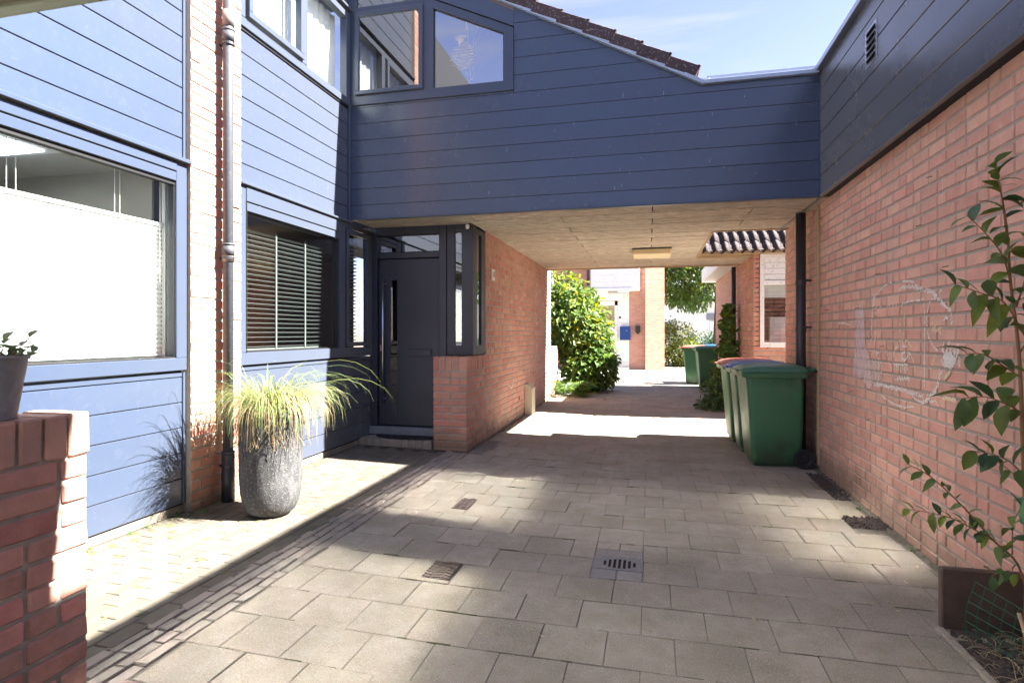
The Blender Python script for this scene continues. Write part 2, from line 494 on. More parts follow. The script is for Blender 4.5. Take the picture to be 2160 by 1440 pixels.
m_rubber = mat('black_rubber', (0.016, 0.016, 0.018), (0.011, 0.011, 0.012), scale=60, rough=0.75, bump=0.004, bscale=90)
m_beige = mat('beige_plastic', (0.52, 0.45, 0.34), (0.46, 0.4, 0.3), scale=5, rough=0.6)
m_bin = mat('green_bin_plastic', (0.055, 0.178, 0.083), (0.047, 0.15, 0.07), scale=3, rough=0.42, rvar=0.1, speck=(0.13, 0.16, 0.1), speck_scale=14, speck_amt=0.18, bump=0.0008, bscale=140, stain=(0.08, 0.16, 0.085), stain_scale=3, low=(0.04, 0.055, 0.035))
m_lid_green = mat('green_lid_plastic', (0.05, 0.16, 0.095), (0.06, 0.17, 0.11), scale=4, rough=0.45, rvar=0.08, stain=(0.16, 0.24, 0.16), stain_scale=6)
m_lid_blue = mat('blue_lid_plastic', (0.015, 0.09, 0.36), (0.02, 0.1, 0.34), scale=4, rough=0.4)
m_lid_red = mat('orange_lid_plastic', (0.46, 0.12, 0.07), (0.4, 0.13, 0.09), scale=4, rough=0.45, stain=(0.5, 0.27, 0.2), stain_scale=5)
m_pot = mat('grey_cement_pot', (0.033, 0.034, 0.037), (0.08, 0.08, 0.082), scale=1.0, stretch=(30, 30, 6), rough=0.8, bump=0.005, bscale=110,
            speck=(0.42, 0.42, 0.41), speck_scale=70, speck_amt=0.3, stain=(0.15, 0.15, 0.15), stain_scale=6)
m_iron = mat('cast_iron', (0.2, 0.195, 0.2), (0.15, 0.146, 0.152), scale=25, rough=0.6)
m_iron_brown = mat('rusty_iron', (0.15, 0.115, 0.1), (0.11, 0.082, 0.072), scale=30, rough=0.75, metal=0.3)
m_hole_shade = mat('hole_shade_black', (0.004, 0.004, 0.004), rough=1.0)  # flat black painted for the shade in slots, holes and gaps
m_bark = mat('bark', (0.12, 0.085, 0.055), (0.07, 0.05, 0.035), scale=1.0, stretch=(20, 20, 4), rough=0.95, bump=0.01, bscale=1, bumpstretch=(30, 30, 8))
m_stem = mat('young_stem', (0.3, 0.15, 0.075), (0.2, 0.12, 0.05), scale=20, rough=0.6)
m_leaf = leafmat('leaf_fresh', (0.15, 0.24, 0.055), (0.085, 0.165, 0.04), trans=0.45)
m_leaf_dark = leafmat('leaf_dark', (0.075, 0.15, 0.06), (0.048, 0.105, 0.045), trans=0.38)
m_leaf_yellow = leafmat('leaf_yellow_green', (0.26, 0.29, 0.055), (0.13, 0.2, 0.045), trans=0.4, hue=0.05)
m_leaf_pot = leafmat('leaf_grey_green', (0.2, 0.27, 0.11), (0.13, 0.18, 0.09), trans=0.3, rand=0.35)
m_blade = leafmat('grass_blade', (0.17, 0.26, 0.07), (0.29, 0.34, 0.15), trans=0.4, rand=0.35, hue=0.03, rough=0.5)
m_straw = leafmat('dry_grass', (0.42, 0.34, 0.19), (0.34, 0.26, 0.14), trans=0.3, rand=0.3)
m_wire = mat('green_wire', (0.012, 0.11, 0.06), rough=0.4)
m_mail = mat('blue_mailbox_paint', (0.01, 0.045, 0.2), (0.012, 0.05, 0.19), scale=3, rough=0.3)
m_black = mat('black_plastic', (0.015, 0.015, 0.017), rough=0.45)
m_far_brick = brickwork('distant_brickwork', BRICK1, BRICK2, (0.36, 0.33, 0.29))
m_render = mat('white_render', (0.74, 0.74, 0.72), (0.68, 0.68, 0.66), scale=1, rough=0.9)
m_chalk_w = mat('white_chalk', (0.8, 0.8, 0.77), (0.62, 0.55, 0.5), scale=90, rough=1)
m_chalk_p = mat('pink_chalk', (0.82, 0.68, 0.68), (0.66, 0.48, 0.46), scale=60, rough=1)
m_chalk_y = mat('yellow_chalk', (0.8, 0.68, 0.46), (0.62, 0.47, 0.32), scale=90, rough=1)

# ------------------------------------------------------------------ ground and paving
PITCH = 0.2975
def bed(name, x0, x1, y0, y1, dz, mat_, **kw):
    xs = sorted(set([x0, x1] + [x for x in (-3.4, -0.8) if x0 < x < x1]))
    m = M()
    v = [(x, y, gz(x) + dz) for x in xs for y in (y0, y1)]
    f = [(2 * i, 2 * i + 2, 2 * i + 3, 2 * i + 1) for i in range(len(xs) - 1)]
    m.add(v, f)
    return obj(name, m, mat_, **kw)

child('ground', None, m_ground, lambda m: m.add([(-250, -120, -0.05), (250, -120, -0.05), (250, 400, -0.05), (-250, 400, -0.05)], [(0, 1, 2, 3)]), kind='structure')
pave = bed('pavement', -1.995, 1.68, -3, 16.6, -0.004, m_sand, kind='structure')
klinker = bed('brick_paving', -3.4, -1.995, -3, 6.78, -0.006, m_sand_dark, kind='structure')
child('forecourt', None, m_slab, lambda m: m.add([(-14, 16.6, -0.006), (14, 16.6, -0.006), (14, 60, -0.006), (-14, 60, -0.006)], [(0, 1, 2, 3)]), kind='structure')
child('side_court', None, m_slab, lambda m: m.add([(1.68, 8.2, -0.008), (9, 8.2, -0.008), (9, 10.6, -0.008), (1.68, 10.6, -0.008)], [(0, 1, 2, 3)]), kind='structure')
child('planting_border', None, m_soil, lambda m: m.add([(-9, 12.5, -0.006), (-1.995, 12.5, -0.006), (-1.995, 16.6, -0.006), (-9, 16.6, -0.006)], [(0, 1, 2, 3)]), kind='structure')

mesh_cache = {}
def block_mesh(name, l, d, h, mat_, b=0.005, jit=0.0015, nvar=4):
    k = (name, round(l, 3), round(d, 3), round(h, 3), mat_.name, rnd.randrange(nvar))
    if k not in mesh_cache:
        me = M().box(-l / 2, l / 2, -d / 2, d / 2, -h / 2, h / 2, b, 0, jit).mesh(name)
        me.materials.append(mat_)
        mesh_cache[k] = me
    return mesh_cache[k]

def place_blocks(name, parent, items, nmax, mass, b=0.005, jit=0.0015):
    """items: (centre, rotation euler, (l, d, h), material, visible area); the nmax that show largest become parts, the rest one mass"""
    items = sorted(items, key=lambda t: -score(t[0], t[4]))
    groups = {}
    for i, (c, e, s, mt, ar) in enumerate(items):
        if i < nmax and score(c, ar) > 0:
            o = bpy.data.objects.new(name, block_mesh(name, *s, mt, b, jit))
            link(o, parent, c)
            o.rotation_euler = e
        else:
            q = groups.setdefault(mt.name, (M(), mt))
            from mathutils import Euler
            q[0].obox(c, s, Euler(e).to_matrix(), b, rnd.random(), jit)
    for mm, mt in groups.values():
        obj(mass, mm, mt, parent, kind='stuff')

tiles = []
k0 = -14
for k in range(k0, 47):
    y0 = 2.80 + PITCH * k
    yc = y0 + PITCH / 2
    ph = -0.038 if k % 2 == 0 else 0.108
    xs, xe = -1.995, 1.62
    if yc < 3.2: xe = 1.30
    elif 4.72 < yc < 4.98: xe = 1.40
    elif 5.42 < yc < 6.4: xe = 1.44 + 0.07 * (k % 2)
    if yc > 6.5: xs = -2.0
    n0 = math.floor((xs - ph) / PITCH)
    for n in range(n0, n0 + 16):
        a, bq = ph + n * PITCH, ph + (n + 1) * PITCH
        pieces = [(max(a, xs), min(bq, xe))]
        if 3.39 < yc < 3.98:
            pieces = [(max(a, xs), min(bq, -0.335)), (max(a, -0.036), min(bq, xe))]
        for p, q in pieces:
            if q - p < 0.05: continue
            l = q - p - 0.0035
            xc = (p + q) / 2
            # settled corner beside the passage wall stays bare
            if xc < -1.72 and 6.5 < yc < 7.25: continue
            mt = m_slab
            if q - p < 0.2 and p < -1.9 and rnd.random() < 0.4: mt = m_slab_red
            e = (rnd.uniform(-.006, .006), math.atan(0.0255) * (1 if xc < -0.8 else 0) + rnd.uniform(-.006, .006), rnd.uniform(-.006, .006))
            tiles.append((V(xc + rnd.uniform(-.001, .001), yc + rnd.uniform(-.0015, .0015), gz(xc) - 0.025 + rnd.uniform(-.0018, .0018)), e, (l, PITCH - 0.004, 0.05), mt, l * PITCH))
place_blocks('paving_slab', pave, tiles, 300, 'paving_slabs_beyond', b=0.0022, jit=0.001)

# lifted slabs and grit in the settled corner by the passage wall
for (x, y, l, w, rz, ty, tx) in ((-1.70, 7.12, 0.29, 0.27, 0.06, -0.07, 0.03), (-1.63, 6.80, 0.30, 0.26, -0.03, 0.04, 0.02)):
    o = bpy.data.objects.new('paving_slab', block_mesh('paving_slab', l, w, 0.05, m_slab))
    link(o, pave, (x, y, gz(x) - 0.022)); o.rotation_euler = (tx, ty, rz)
def grit(m, n, x0, x1, y0, y1, zf, s0, s1):
    for _ in range(n):
        x, y = rnd.uniform(x0, x1), rnd.uniform(y0, y1)
        s = rnd.uniform(s0, s1)
        m.obox((x, y, zf(x) + s * 0.2), (s, s * rnd.uniform(.6, 1.2), s * .7), Matrix.Rotation(rnd.uniform(0, 6), 3, 'Z') @ Matrix.Rotation(rnd.uniform(0, 1), 3, 'X'), s * .25, rnd.random())
m = M(); grit(m, 520, -2.01, -1.72, 6.5, 7.25, lambda x: gz(x) - .012, .006, .022); grit(m, 160, -2.02, -1.9, 7.2, 9.2, lambda x: gz(x), .004, .012)
obj('grit', m, m_aggregate, None, label='grey crumbled grit heaped along the foot of the passage wall', cat='grit', kind='stuff')

# pavers along the facade and the clinker edging
items = []
for c in range(11):
    xc = -3.345 + 0.0525 + c * 0.1
    if xc > -2.29: break
    for k in range(-6, 34):
        y = -0.3 + k * 0.206 + (0.103 if c % 2 else 0)
        if y > 6.34: continue
        items.append((V(xc + rnd.uniform(-.002, .002), y, gz(xc) - 0.03 + rnd.uniform(-.001, .001)), (rnd.uniform(-.004, .004), math.atan(0.0255) + rnd.uniform(-.004, .004), rnd.uniform(-.008, .008)), (0.096, 0.202, 0.06), m_paver, 0.02))
place_blocks('paver', klinker, items, 300, 'pavers_beyond', b=0.004)
items = []
for c in range(4):
    xc = -2.268 + 0.034 + c * 0.0685
    y = -0.6 + 0.06 * c + rnd.uniform(0, .1)
    while y < 6.36:
        l = rnd.choice((0.19, 0.2, 0.2, 0.2, 0.1))
        items.append((V(xc + rnd.uniform(-.004, .004), y + l / 2, gz(xc) - 0.03 + rnd.uniform(-.003, .003)), (0, rnd.uniform(-.015, .03), rnd.uniform(-.015, .015)), (0.0645, l - 0.005, 0.06), m_edge, 0.013))
        y += l
place_blocks('edging_brick', klinker, items, 300, 'edging_bricks_beyond', b=0.006, jit=0.003)

# drain set in its own little slabs
dr = thing('floor_drain', 'grey cast iron floor drain with seven slots among the slabs', 'drain', (-0.186, 3.635, -0.03))
def drain_plate(m):
    x0, x1, y0, y1 = -0.331, -0.041, 3.54, 3.735
    slots = [(-0.262 + 0.029 * i, h) for i, h in enumerate((0.036, 0.06, 0.072, 0.076, 0.072, 0.06, 0.036))]
    yc = 3.637
    sw = 0.0082
    cuts = sorted(slots)
    px = x0
    for sx, h in cuts:
        m.box(px, sx - sw, y0, y1, -0.02, 0.001, 0.0)
        m.box(sx - sw, sx + sw, y0, yc - h, -0.02, 0.0006, 0.0)
        m.box(sx - sw, sx + sw, yc + h, y1, -0.02, 0.0006, 0.0)
        px = sx + sw
    m.box(px, x1, y0, y1, -0.02, 0.001, 0.0)
child('grate', dr, m_iron, drain_plate)
child('slot_shade_sheet', dr, m_hole_shade, lambda m: m.box(-0.33, -0.042, 3.545, 3.73, -0.0035, -0.0025))  # black sheet just under the grate stands for the shade in the slots
child('frame_rim', dr, m_iron, lambda m: (m.box(-0.3345, -0.3315, 3.54, 3.735, -0.02, 0.003), m.box(-0.0405, -0.0375, 3.54, 3.735, -0.02, 0.003)))
for (a, b_, c, d, mt) in ((-0.332, -0.187, 3.397, 3.536, m_slab_grey), (-0.183, -0.04, 3.397, 3.536, m_slab_grey), (-0.332, -0.187, 3.862, 3.986, m_slab), (-0.183, -0.04, 3.862, 3.986, m_slab), (-0.332, -0.04, 3.74, 3.857, m_aggregate)):
    obj('paving_slab', M().box(a, b_, c, d, -0.05, rnd.uniform(-.002, .002), 0.004, jit=.001), mt, pave)

# two small iron covers
def cover(name, label, x0, x1, y0, y1, kind):
    z = gz((x0 + x1) / 2) + 0.004
    t = thing(name, label, 'manhole cover', ((x0 + x1) / 2, (y0 + y1) / 2, z))
    boxo('plate', t, m_iron_brown, x0, x1, y0, y1, z - 0.01, z, 0.002)
    mm = M()
    if kind == 0:
        n = 7
        for i in range(n):
            for j in range(3):
                cx_, cy_ = x0 + (j + .5) * (x1 - x0) / 3, y0 + (i + .5) * (y1 - y0) / n
                mm.obox((cx_, cy_, z + .003), ((x1 - x0) / 3 * .9, .02, .006), Matrix.Rotation(0.35 * (1 if j % 2 else -1), 3, 'Z'), .002)
    else:
        for i in range(6):
            for sg in (-1, 1):
                cy_ = y0 + (i + .5) * (y1 - y0) / 6
                mm.obox(((x0 + x1) / 2, cy_, z + .002), ((x1 - x0) * .85, .008, .005), Matrix.Rotation(sg * 0.5, 3, 'Z'), .001)
    obj('ribs', mm, m_iron_brown, t)
cover('iron_cover', 'brown ribbed iron cover in the paving nearer the drain', -1.255, -1.085, 3.14, 3.385, 0)
cover('iron_cover', 'small cross-ribbed iron cover in the paving nearer the door', -1.51, -1.38, 4.41, 4.69, 1)

# missing slabs along the brick wall: bare soil
def lumps(m, x0, x1, y0, y1, n, zb):
    nx, ny = 10, max(4, int((y1 - y0) / 0.03))
    v = []
    for i in range(nx + 1):
        for j in range(ny + 1):
            e = min(i, nx - i, j, ny - j) > 0
            v.append((x0 + (x1 - x0) * i / nx, y0 + (y1 - y0) * j / ny, zb + (rnd.uniform(0, .014) if e else 0)))
    f = [(i * (ny + 1) + j, (i + 1) * (ny + 1) + j, (i + 1) * (ny + 1) + j + 1, i * (ny + 1) + j + 1) for i in range(nx) for j in range(ny)]
    m.add(v, f)
    grit(m, n, x0, x1, y0, y1, lambda x: zb + .004, .006, .02)
for nm, lb, a in (('bare_soil', 'dark bare soil along the brick wall behind the wheel of the green bin', (1.50, 1.675, 5.45, 6.42)), ('bare_soil', 'small pit of dark soil where one slab is missing by the brick wall', (1.405, 1.66, 4.70, 4.99))):
    m = M(); lumps(m, *a, 170, -0.003)
    obj(nm, m, m_soil, None, label=lb, cat='soil', kind='stuff')
m = M(); lumps(m, 1.625, 1.678, 3.2, 8.1, 100, -0.003)
obj('sand_strip', m, m_sand, None, label='sandy gap between the slabs and the long brick wall', cat='sand', kind='stuff')

# ------------------------------------------------------------------ brick helpers
CH = 0.0805
def wall_bricks(face, const, out, u0, u1, z0, z1, mt, seed, rows=None, skip=None, even_first=True, depth=0.1):
    g = random.Random(seed)
    res = []
    n = int(round((z1 - z0) / CH))
    for k in range(n):
        za = z0 + k * CH
        u = u0
        first = True
        while u < u1 - 0.03:
            l = 0.222 if g.random() < 0.74 else 0.111
            if first:
                l = 0.222 if (k % 2 == 0) == even_first else 0.111
                first = False
            if u1 - (u + l) < 0.06: l = u1 - u
            l = min(l, u1 - u)
            uc, zc = u + l / 2, za + CH / 2
            u += l
            if skip and skip(uc, zc): continue
            h = 0.0665
            dpt = depth
            off = const - out * (dpt / 2) + g.uniform(-.0012, .0012)
            if face == 'X':
                c, e = V(off, uc, zc), (0, g.uniform(-.006, .006), R(90) + g.uniform(-.006, .006))
            else:
                c, e = V(uc, off, zc), (0, g.uniform(-.006, .006), g.uniform(-.006, .006))
            res.append((c, e, (l - 0.0125, dpt, h), mt, l * h))
    return res

def soldiers(face, const, out, u0, u1, z0, z1, mt, w=0.08, depth=0.1):
    res = []
    n = max(1, int(round((u1 - u0) / w)))
    w = (u1 - u0) / n
    for k in range(n):
        uc = u0 + (k + .5) * w
        off = const - out * depth / 2 + rnd.uniform(-.0015, .0015)
        if face == 'X':
            c, e = V(off, uc, (z0 + z1) / 2), (0, 0, R(90))
        else:
            c, e = V(uc, off, (z0 + z1) / 2), (0, 0, 0)
        res.append((c, e, (w - 0.014, depth, z1 - z0 - 0.006), mt, w * (z1 - z0)))
    return res

# ------------------------------------------------------------------ house on the left
XL = -3.36
house = thing('terraced_house', 'sunlit dark blue clad house with brick pilaster and front door on the left', 'house', (-4.2, 3.0, 0))
child('wall_core', house, m_backing, lambda m: (
    m.box(-3.62, -3.381, -3.0, 3.74, 0.08, 1.10), m.box(-3.62, -3.381, -3.0, 3.74, 2.64, 6.2),
    m.box(-3.62, -3.381, 4.25, 6.9, 0.08, 1.10), m.box(-3.62, -3.381, 4.25, 6.19, 2.64, 3.97), m.box(-3.62, -3.381, 4.25, 6.19, 5.1, 6.2),
    m.box(-3.62, -3.381, 3.70, 4.36, 0.08, 6.2), m.box(-3.62, -3.381, -3, -0.62, 1.10, 2.64)))
child('plinth', house, m_mortar, lambda m: (m.box(-3.62, -3.374, -3.0, 3.72, -0.05, 0.115), m.box(-3.62, -3.374, 4.29, 6.78, -0.05, 0.115)))

def plank_x(parent, y0, y1, z0, z1, X=XL, th=0.018, gap=0.0055):
    return obj('plank', M().box(X - th, X, y0, y1, z0 + gap / 2, z1 - gap / 2, 0.0035), m_navy, parent)

clad = boxo('cladding', house, m_backing, -3.3805, -3.379, -3.0, 3.69, 2.66, 6.1, 0)
zs = [2.672] + [2.826 + 0.1875 * i for i in range(0, 14)]
for a, b_ in zip(zs, zs[1:]): plank_x(clad, -3.0, 3.692, a, b_)
boxo('corner_trim', clad, m_navy_frame, -3.378, -3.352, 3.694, 3.718, 2.672, 5.6)
clad = boxo('cladding', house, m_backing, -3.3805, -3.379, -3.0, 3.69, 0.12, 1.09, 0)
for a, b_ in zip((0.128, 0.315, 0.502, 0.689, 0.876), (0.315, 0.502, 0.689, 0.876, 1.063)): plank_x(clad, -3.0, 3.690, a, b_)
boxo('top_trim', clad, m_navy_frame, -3.378, -3.358, -3.0, 3.69, 1.066, 1.098)
boxo('corner_trim', clad, m_navy_frame, -3.378, -3.352, 3.693, 3.716, 0.128, 1.098)
clad = boxo('cladding', house, m_backing, -3.3805, -3.379, 4.25, 6.19, 2.66, 3.96, 0)
zs = [2.668, 2.831, 3.02, 3.208, 3.396, 3.584, 3.773, 3.956]
for a, b_ in zip(zs, zs[1:]): plank_x(clad, 4.285, 6.165, a, b_)
boxo('corner_trim', clad, m_navy_frame, -3.378, -3.335, 6.168, 6.196, 2.668, 5.9)
clad = boxo('cladding', house, m_backing, -3.3805, -3.379, 4.25, 6.76, 0.12, 1.09, 0)
for a, b_ in zip((0.132, 0.316, 0.502, 0.689, 0.876), (0.316, 0.502, 0.689, 0.876, 1.063)): plank_x(clad, 4.285, 6.745, a, b_)
boxo('top_trim', clad, m_navy_frame, -3.378, -3.358, 4.285, 6.745, 1.066, 1.098)
clad = boxo('cladding', house, m_backing, -3.3805, -3.379, 4.25, 6.19, 5.09, 6.1, 0)
for i in range(5): plank_x(clad, 4.285, 6.165, 5.115 + .1875 * i, 5.3025 + .1875 * i)

# pilaster with its bricks
pil = boxo('pilaster', house, m_mortar, -3.6, -3.317, 3.727, 4.283, -0.05, 6.1, 0)
items = []
g = random.Random(3)
for k in range(76):
    zc = -0.04 + (k + .5) * CH
    cuts = (0, .215, .43, .565) if k % 2 == 0 else ((0, .105, .32, .535, .565) if k % 4 == 1 else (0, .105, .32, .46, .565))
    for a, b_ in zip(cuts, cuts[1:]):
        if b_ - a < 0.05: continue
        l = (b_ if b_ != .535 else .565) - a
        items.append((V(-3.31 - .055 + g.uniform(-.0015, .0015), 3.7225 + a + l / 2, zc), (0, g.uniform(-.006, .006), R(90) + g.uniform(-.008, .008)), (l - .0115, .11, .0665), m_brick, l * .0665))
place_blocks('brick', pil, items, 260, 'bricks_above')

# ---- windows of the left house
def frame_x(m, X0, X1, y0, y1, z0, z1, w, b=0.003):
    m.box(X0, X1, y0, y1, z0, z0 + w, b); m.box(X0, X1, y0, y1, z1 - w, z1, b)
    m.box(X0, X1, y0, y0 + w, z0 + w, z1 - w, b); m.box(X0, X1, y1 - w, y1, z0 + w, z1 - w, b)

def pane_x(name, parent, X, y0, y1, z0, z1, mt):
    return obj(name, M().box(X - 0.004, X + 0.004, y0, y1, z0, z1, 0), mt, parent)

def pane1(name, parent, pts, mt):
    return obj(name, M().add(pts, [tuple(range(len(pts)))]), mt, parent)

# large window of the near bay
w = child('window', house, m_navy_frame, lambda m: (
    m.box(-3.42, -3.335, -0.6, 3.712, 1.115, 1.207, .004), m.box(-3.42, -3.335, 3.612, 3.712, 1.207, 2.635, .004), m.box(-3.42, -3.335, -0.6, -0.5, 1.207, 2.635, .004),
    m.box(-3.42, -3.336, -0.5, 3.612, 2.492, 2.558, .004), m.box(-3.42, -3.329, -0.5, 3.612, 2.563, 2.628, .004)))
boxo('drip_cap', w, m_navy_frame, -3.40, -3.30, -0.62, 3.725, 2.638, 2.668, .004)
child('gasket', w, m_gasket, lambda m: frame_x(m, -3.40, -3.352, -0.5, 3.612, 1.207, 2.492, 0.009, .001))
child('screen_slot', w, m_gasket, lambda m: m.box(-3.39, -3.345, -0.5, 3.61, 2.462, 2.478, .001))
pane1('pane', w, [(-3.385, -0.49, 1.215), (-3.385, 3.602, 1.215), (-3.385, 3.602, 2.485), (-3.385, -0.49, 2.485)], m_glass_r)
child('room', house, m_room, lambda m: (
    m.box(-7.0, -6.9, -1.0, 3.74, 0.0, 2.7), m.box(-6.9, -3.63, -1.1, -1.0, 0, 2.7), m.box(-6.9, -3.63, 3.69, 3.72, 0, 2.7),
    m.box(-6.9, -3.63, -1.0, 3.69, 2.62, 2.7), m.box(-6.9, -3.63, -1.0, 3.69, 0.0, 0.05)))
rl = thing('roof_light', 'bright square roof light in the ceiling of the room behind the large window', 'roof light', (-4.2, 2.7, 2.56))
boxo('frame', rl, m_white, -4.62, -3.78, 2.2, 3.12, 2.585, 2.615, .004)
boxo('lit_panel', rl, emat('daylight_panel', (0.82, 0.9, 1.0), 1.2), -4.55, -3.85, 2.28, 3.05, 2.575, 2.583, .001)

bl = thing('pleated_blind', 'white pleated blind drawn up over most of the large window', 'blind', (-3.49, 1.5, 1.21))
def pleats(m):
    n = 58
    z0, z1 = 1.212, 2.17
    v = []
    for i in range(n + 1):
        z = z0 + (z1 - z0) * i / n
        x = -3.49 + (0.008 if i % 2 else -0.008)
        v += [(x, -0.48, z), (x, 3.635, z)]
    m.add(v, [(2 * i, 2 * i + 1, 2 * i + 3, 2 * i + 2) for i in range(n)])
child('fabric', bl, m_blind, pleats)
boxo('top_rail', bl, m_white, -3.505, -3.472, -0.48, 3.64, 2.17, 2.195, .003)
boxo('head_rail', bl, m_white, -3.51, -3.46, -0.48, 3.60, 2.545, 2.57, .003)
for y in (2.55, 2.6, 3.24, 3.28):
    child('cord', bl, m_white, lambda m: m.tube([(-3.489, y, 2.19), (-3.489, y, 2.55)], 0.0022, 5))
child('pull_chain', bl, m_white, lambda m: (m.tube([(-3.468, 3.60, 2.5), (-3.468, 3.60, 1.75)], 0.004, 5), m.box(-3.475, -3.46, 3.585, 3.615, 1.83, 1.87, .003)))
boxo('side_guide', bl, m_white, -3.50, -3.47, 3.645, 3.672, 1.215, 2.545, .002)

# lower window of the far bay with its narrow sidelight
w = child('window', house, m_navy_frame, lambda m: (
    m.box(-3.42, -3.335, 4.29, 6.745, 1.115, 1.222, .004), m.box(-3.42, -3.335, 4.29, 4.375, 1.222, 2.64, .004),
    m.box(-3.42, -3.335, 5.945, 6.075, 1.222, 2.64, .004), m.box(-3.42, -3.335, 6.665, 6.745, 1.222, 2.64, .004),
    m.box(-3.42, -3.336, 4.375, 5.945, 2.43, 2.505, .004), m.box(-3.42, -3.327, 4.375, 5.945, 2.51, 2.64, .004), m.box(-3.42, -3.336, 6.075, 6.665, 2.585, 2.64, .004)))
boxo('drip_cap', w, m_navy_frame, -3.40, -3.305, 4.285, 6.19, 2.643, 2.665, .004)
child('gasket', w, m_gasket, lambda m: (frame_x(m, -3.40, -3.352, 4.375, 5.945, 1.222, 2.43, 0.012, .001), m.box(-3.334, -3.331, 4.375, 4.385, 1.222, 2.51)))
pane1('pane', w, [(-3.385, 4.385, 1.23), (-3.385, 5.935, 1.23), (-3.385, 5.935, 2.42), (-3.385, 4.385, 2.42)], m_glass_r)
child('casement', w, m_navy_frame, lambda m: frame_x(m, -3.37, -3.325, 6.09, 6.65, 1.235, 2.575, 0.05))
pane1('pane', w, [(-3.36, 6.135, 1.28), (-3.36, 6.605, 1.28), (-3.36, 6.605, 2.53), (-3.36, 6.135, 2.53)], m_glass)
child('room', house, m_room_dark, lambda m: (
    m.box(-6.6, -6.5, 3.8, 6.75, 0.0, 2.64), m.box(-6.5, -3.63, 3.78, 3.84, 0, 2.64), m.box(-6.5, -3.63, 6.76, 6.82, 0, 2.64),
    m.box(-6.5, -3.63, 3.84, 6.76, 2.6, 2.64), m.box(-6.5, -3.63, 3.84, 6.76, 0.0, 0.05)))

def venetian(name, label, y0, y1, ztop, tapes, X=-3.49):
    t = thing(name, label, 'blind', (X, (y0 + y1) / 2, 1.24))
    boxo('head_rail', t, m_slat, X - .025, X + .025, y0, y1, 2.44, 2.48, .003)
    me = None
    z = 1.262
    while z < ztop:
        if me is None:
            mm = M()
            pr = [(-.018, -.0045), (-.006, .001), (.007, .004), (.018, .005)]
            ly = y1 - y0
            v = []
            for (dx, dz) in pr: v += [(dx, -ly / 2, dz), (dx, ly / 2, dz)]
            for (dx, dz) in pr: v += [(dx, -ly / 2, dz - .0028), (dx, ly / 2, dz - .0028)]
            f = [(2 * i, 2 * i + 1, 2 * i + 3, 2 * i + 2) for i in range(3)] + [(8 + 2 * i, 10 + 2 * i, 11 + 2 * i, 9 + 2 * i) for i in range(3)]
            f += [(0, 8, 9, 1), (6, 7, 15, 14)]
            mm.add(v, f)
            me = mm.mesh('slat'); me.materials.append(m_slat)
        o = bpy.data.objects.new('slat', me)
        link(o, t, (X, (y0 + y1) / 2, z))
        o.rotation_euler = (rnd.uniform(-.003, .003), rnd.uniform(-.05, .05), 0)
        z += 0.0435
    for y in tapes:
        boxo('ladder_tape', t, m_slat, X + .027, X + .029, y - .011, y + .011, 1.25, ztop + .01, 0)
    boxo('bottom_rail', t, m_slat, X - .022, X + .022, y0, y1, 1.232, 1.248, .002)
venetian('venetian_blind', 'pale venetian blind with two ladder tapes behind the wide window', 4.42, 5.80, 2.33, (4.98, 5.47))
venetian('venetian_blind', 'narrow venetian blind behind the sidelight next to the door', 6.30, 6.62, 2.45, (6.40,))

# upper window of the far bay
w = child('window', house, m_navy_frame, lambda m: (
    m.box(-3.42, -3.335, 4.29, 6.165, 3.985, 4.065, .004), m.box(-3.42, -3.335, 4.29, 4.37, 4.065, 5.04, .004), m.box(-3.42, -3.335, 5.225, 5.315, 4.065, 5.04, .004),
    m.box(-3.42, -3.335, 6.10, 6.165, 4.065, 5.04, .004), m.box(-3.42, -3.336, 4.37, 5.225, 4.965, 5.04, .004), m.box(-3.42, -3.336, 5.315, 6.10, 4.965, 5.04, .004)))
boxo('drip_cap', w, m_navy_frame, -3.40, -3.30, 4.285, 6.19, 5.06, 5.09, .004)
boxo('sill', w, m_gasket, -3.40, -3.352, 4.29, 6.165, 3.962, 3.982, .002)
child('casement', w, m_navy_frame, lambda m: frame_x(m, -3.37, -3.305, 4.385, 5.21, 4.08, 4.95, 0.055))
pane1('pane', w, [(-3.35, 4.435, 4.13), (-3.35, 5.16, 4.13), (-3.35, 5.16, 4.9), (-3.35, 4.435, 4.9)], m_glass_r)
pane1('pane', w, [(-3.385, 5.315, 4.065), (-3.385, 6.10, 4.065), (-3.385, 6.10, 4.965), (-3.385, 5.315, 4.965)], m_glass_r)
for y0, y1, nm in ((4.36, 5.24, 'left'), (5.28, 6.14, 'right')):
    def curt(m):
        n = 24
        v = []
        for i in range(n + 1):
            y = y0 + (y1 - y0) * i / n
            x = -3.52 + 0.012 * math.sin(i * 1.9)
            v += [(x, y, 4.0), (x, y, 5.02)]
        m.add(v, [(2 * i, 2 * i + 2, 2 * i + 3, 2 * i + 1) for i in range(n)])
    t = child('window_curtain', None, m_blind, curt, label='white curtain behind the %s pane of the upper window by the corner' % ('opening left' if nm == 'left' else 'fixed right'), cat='curtain')

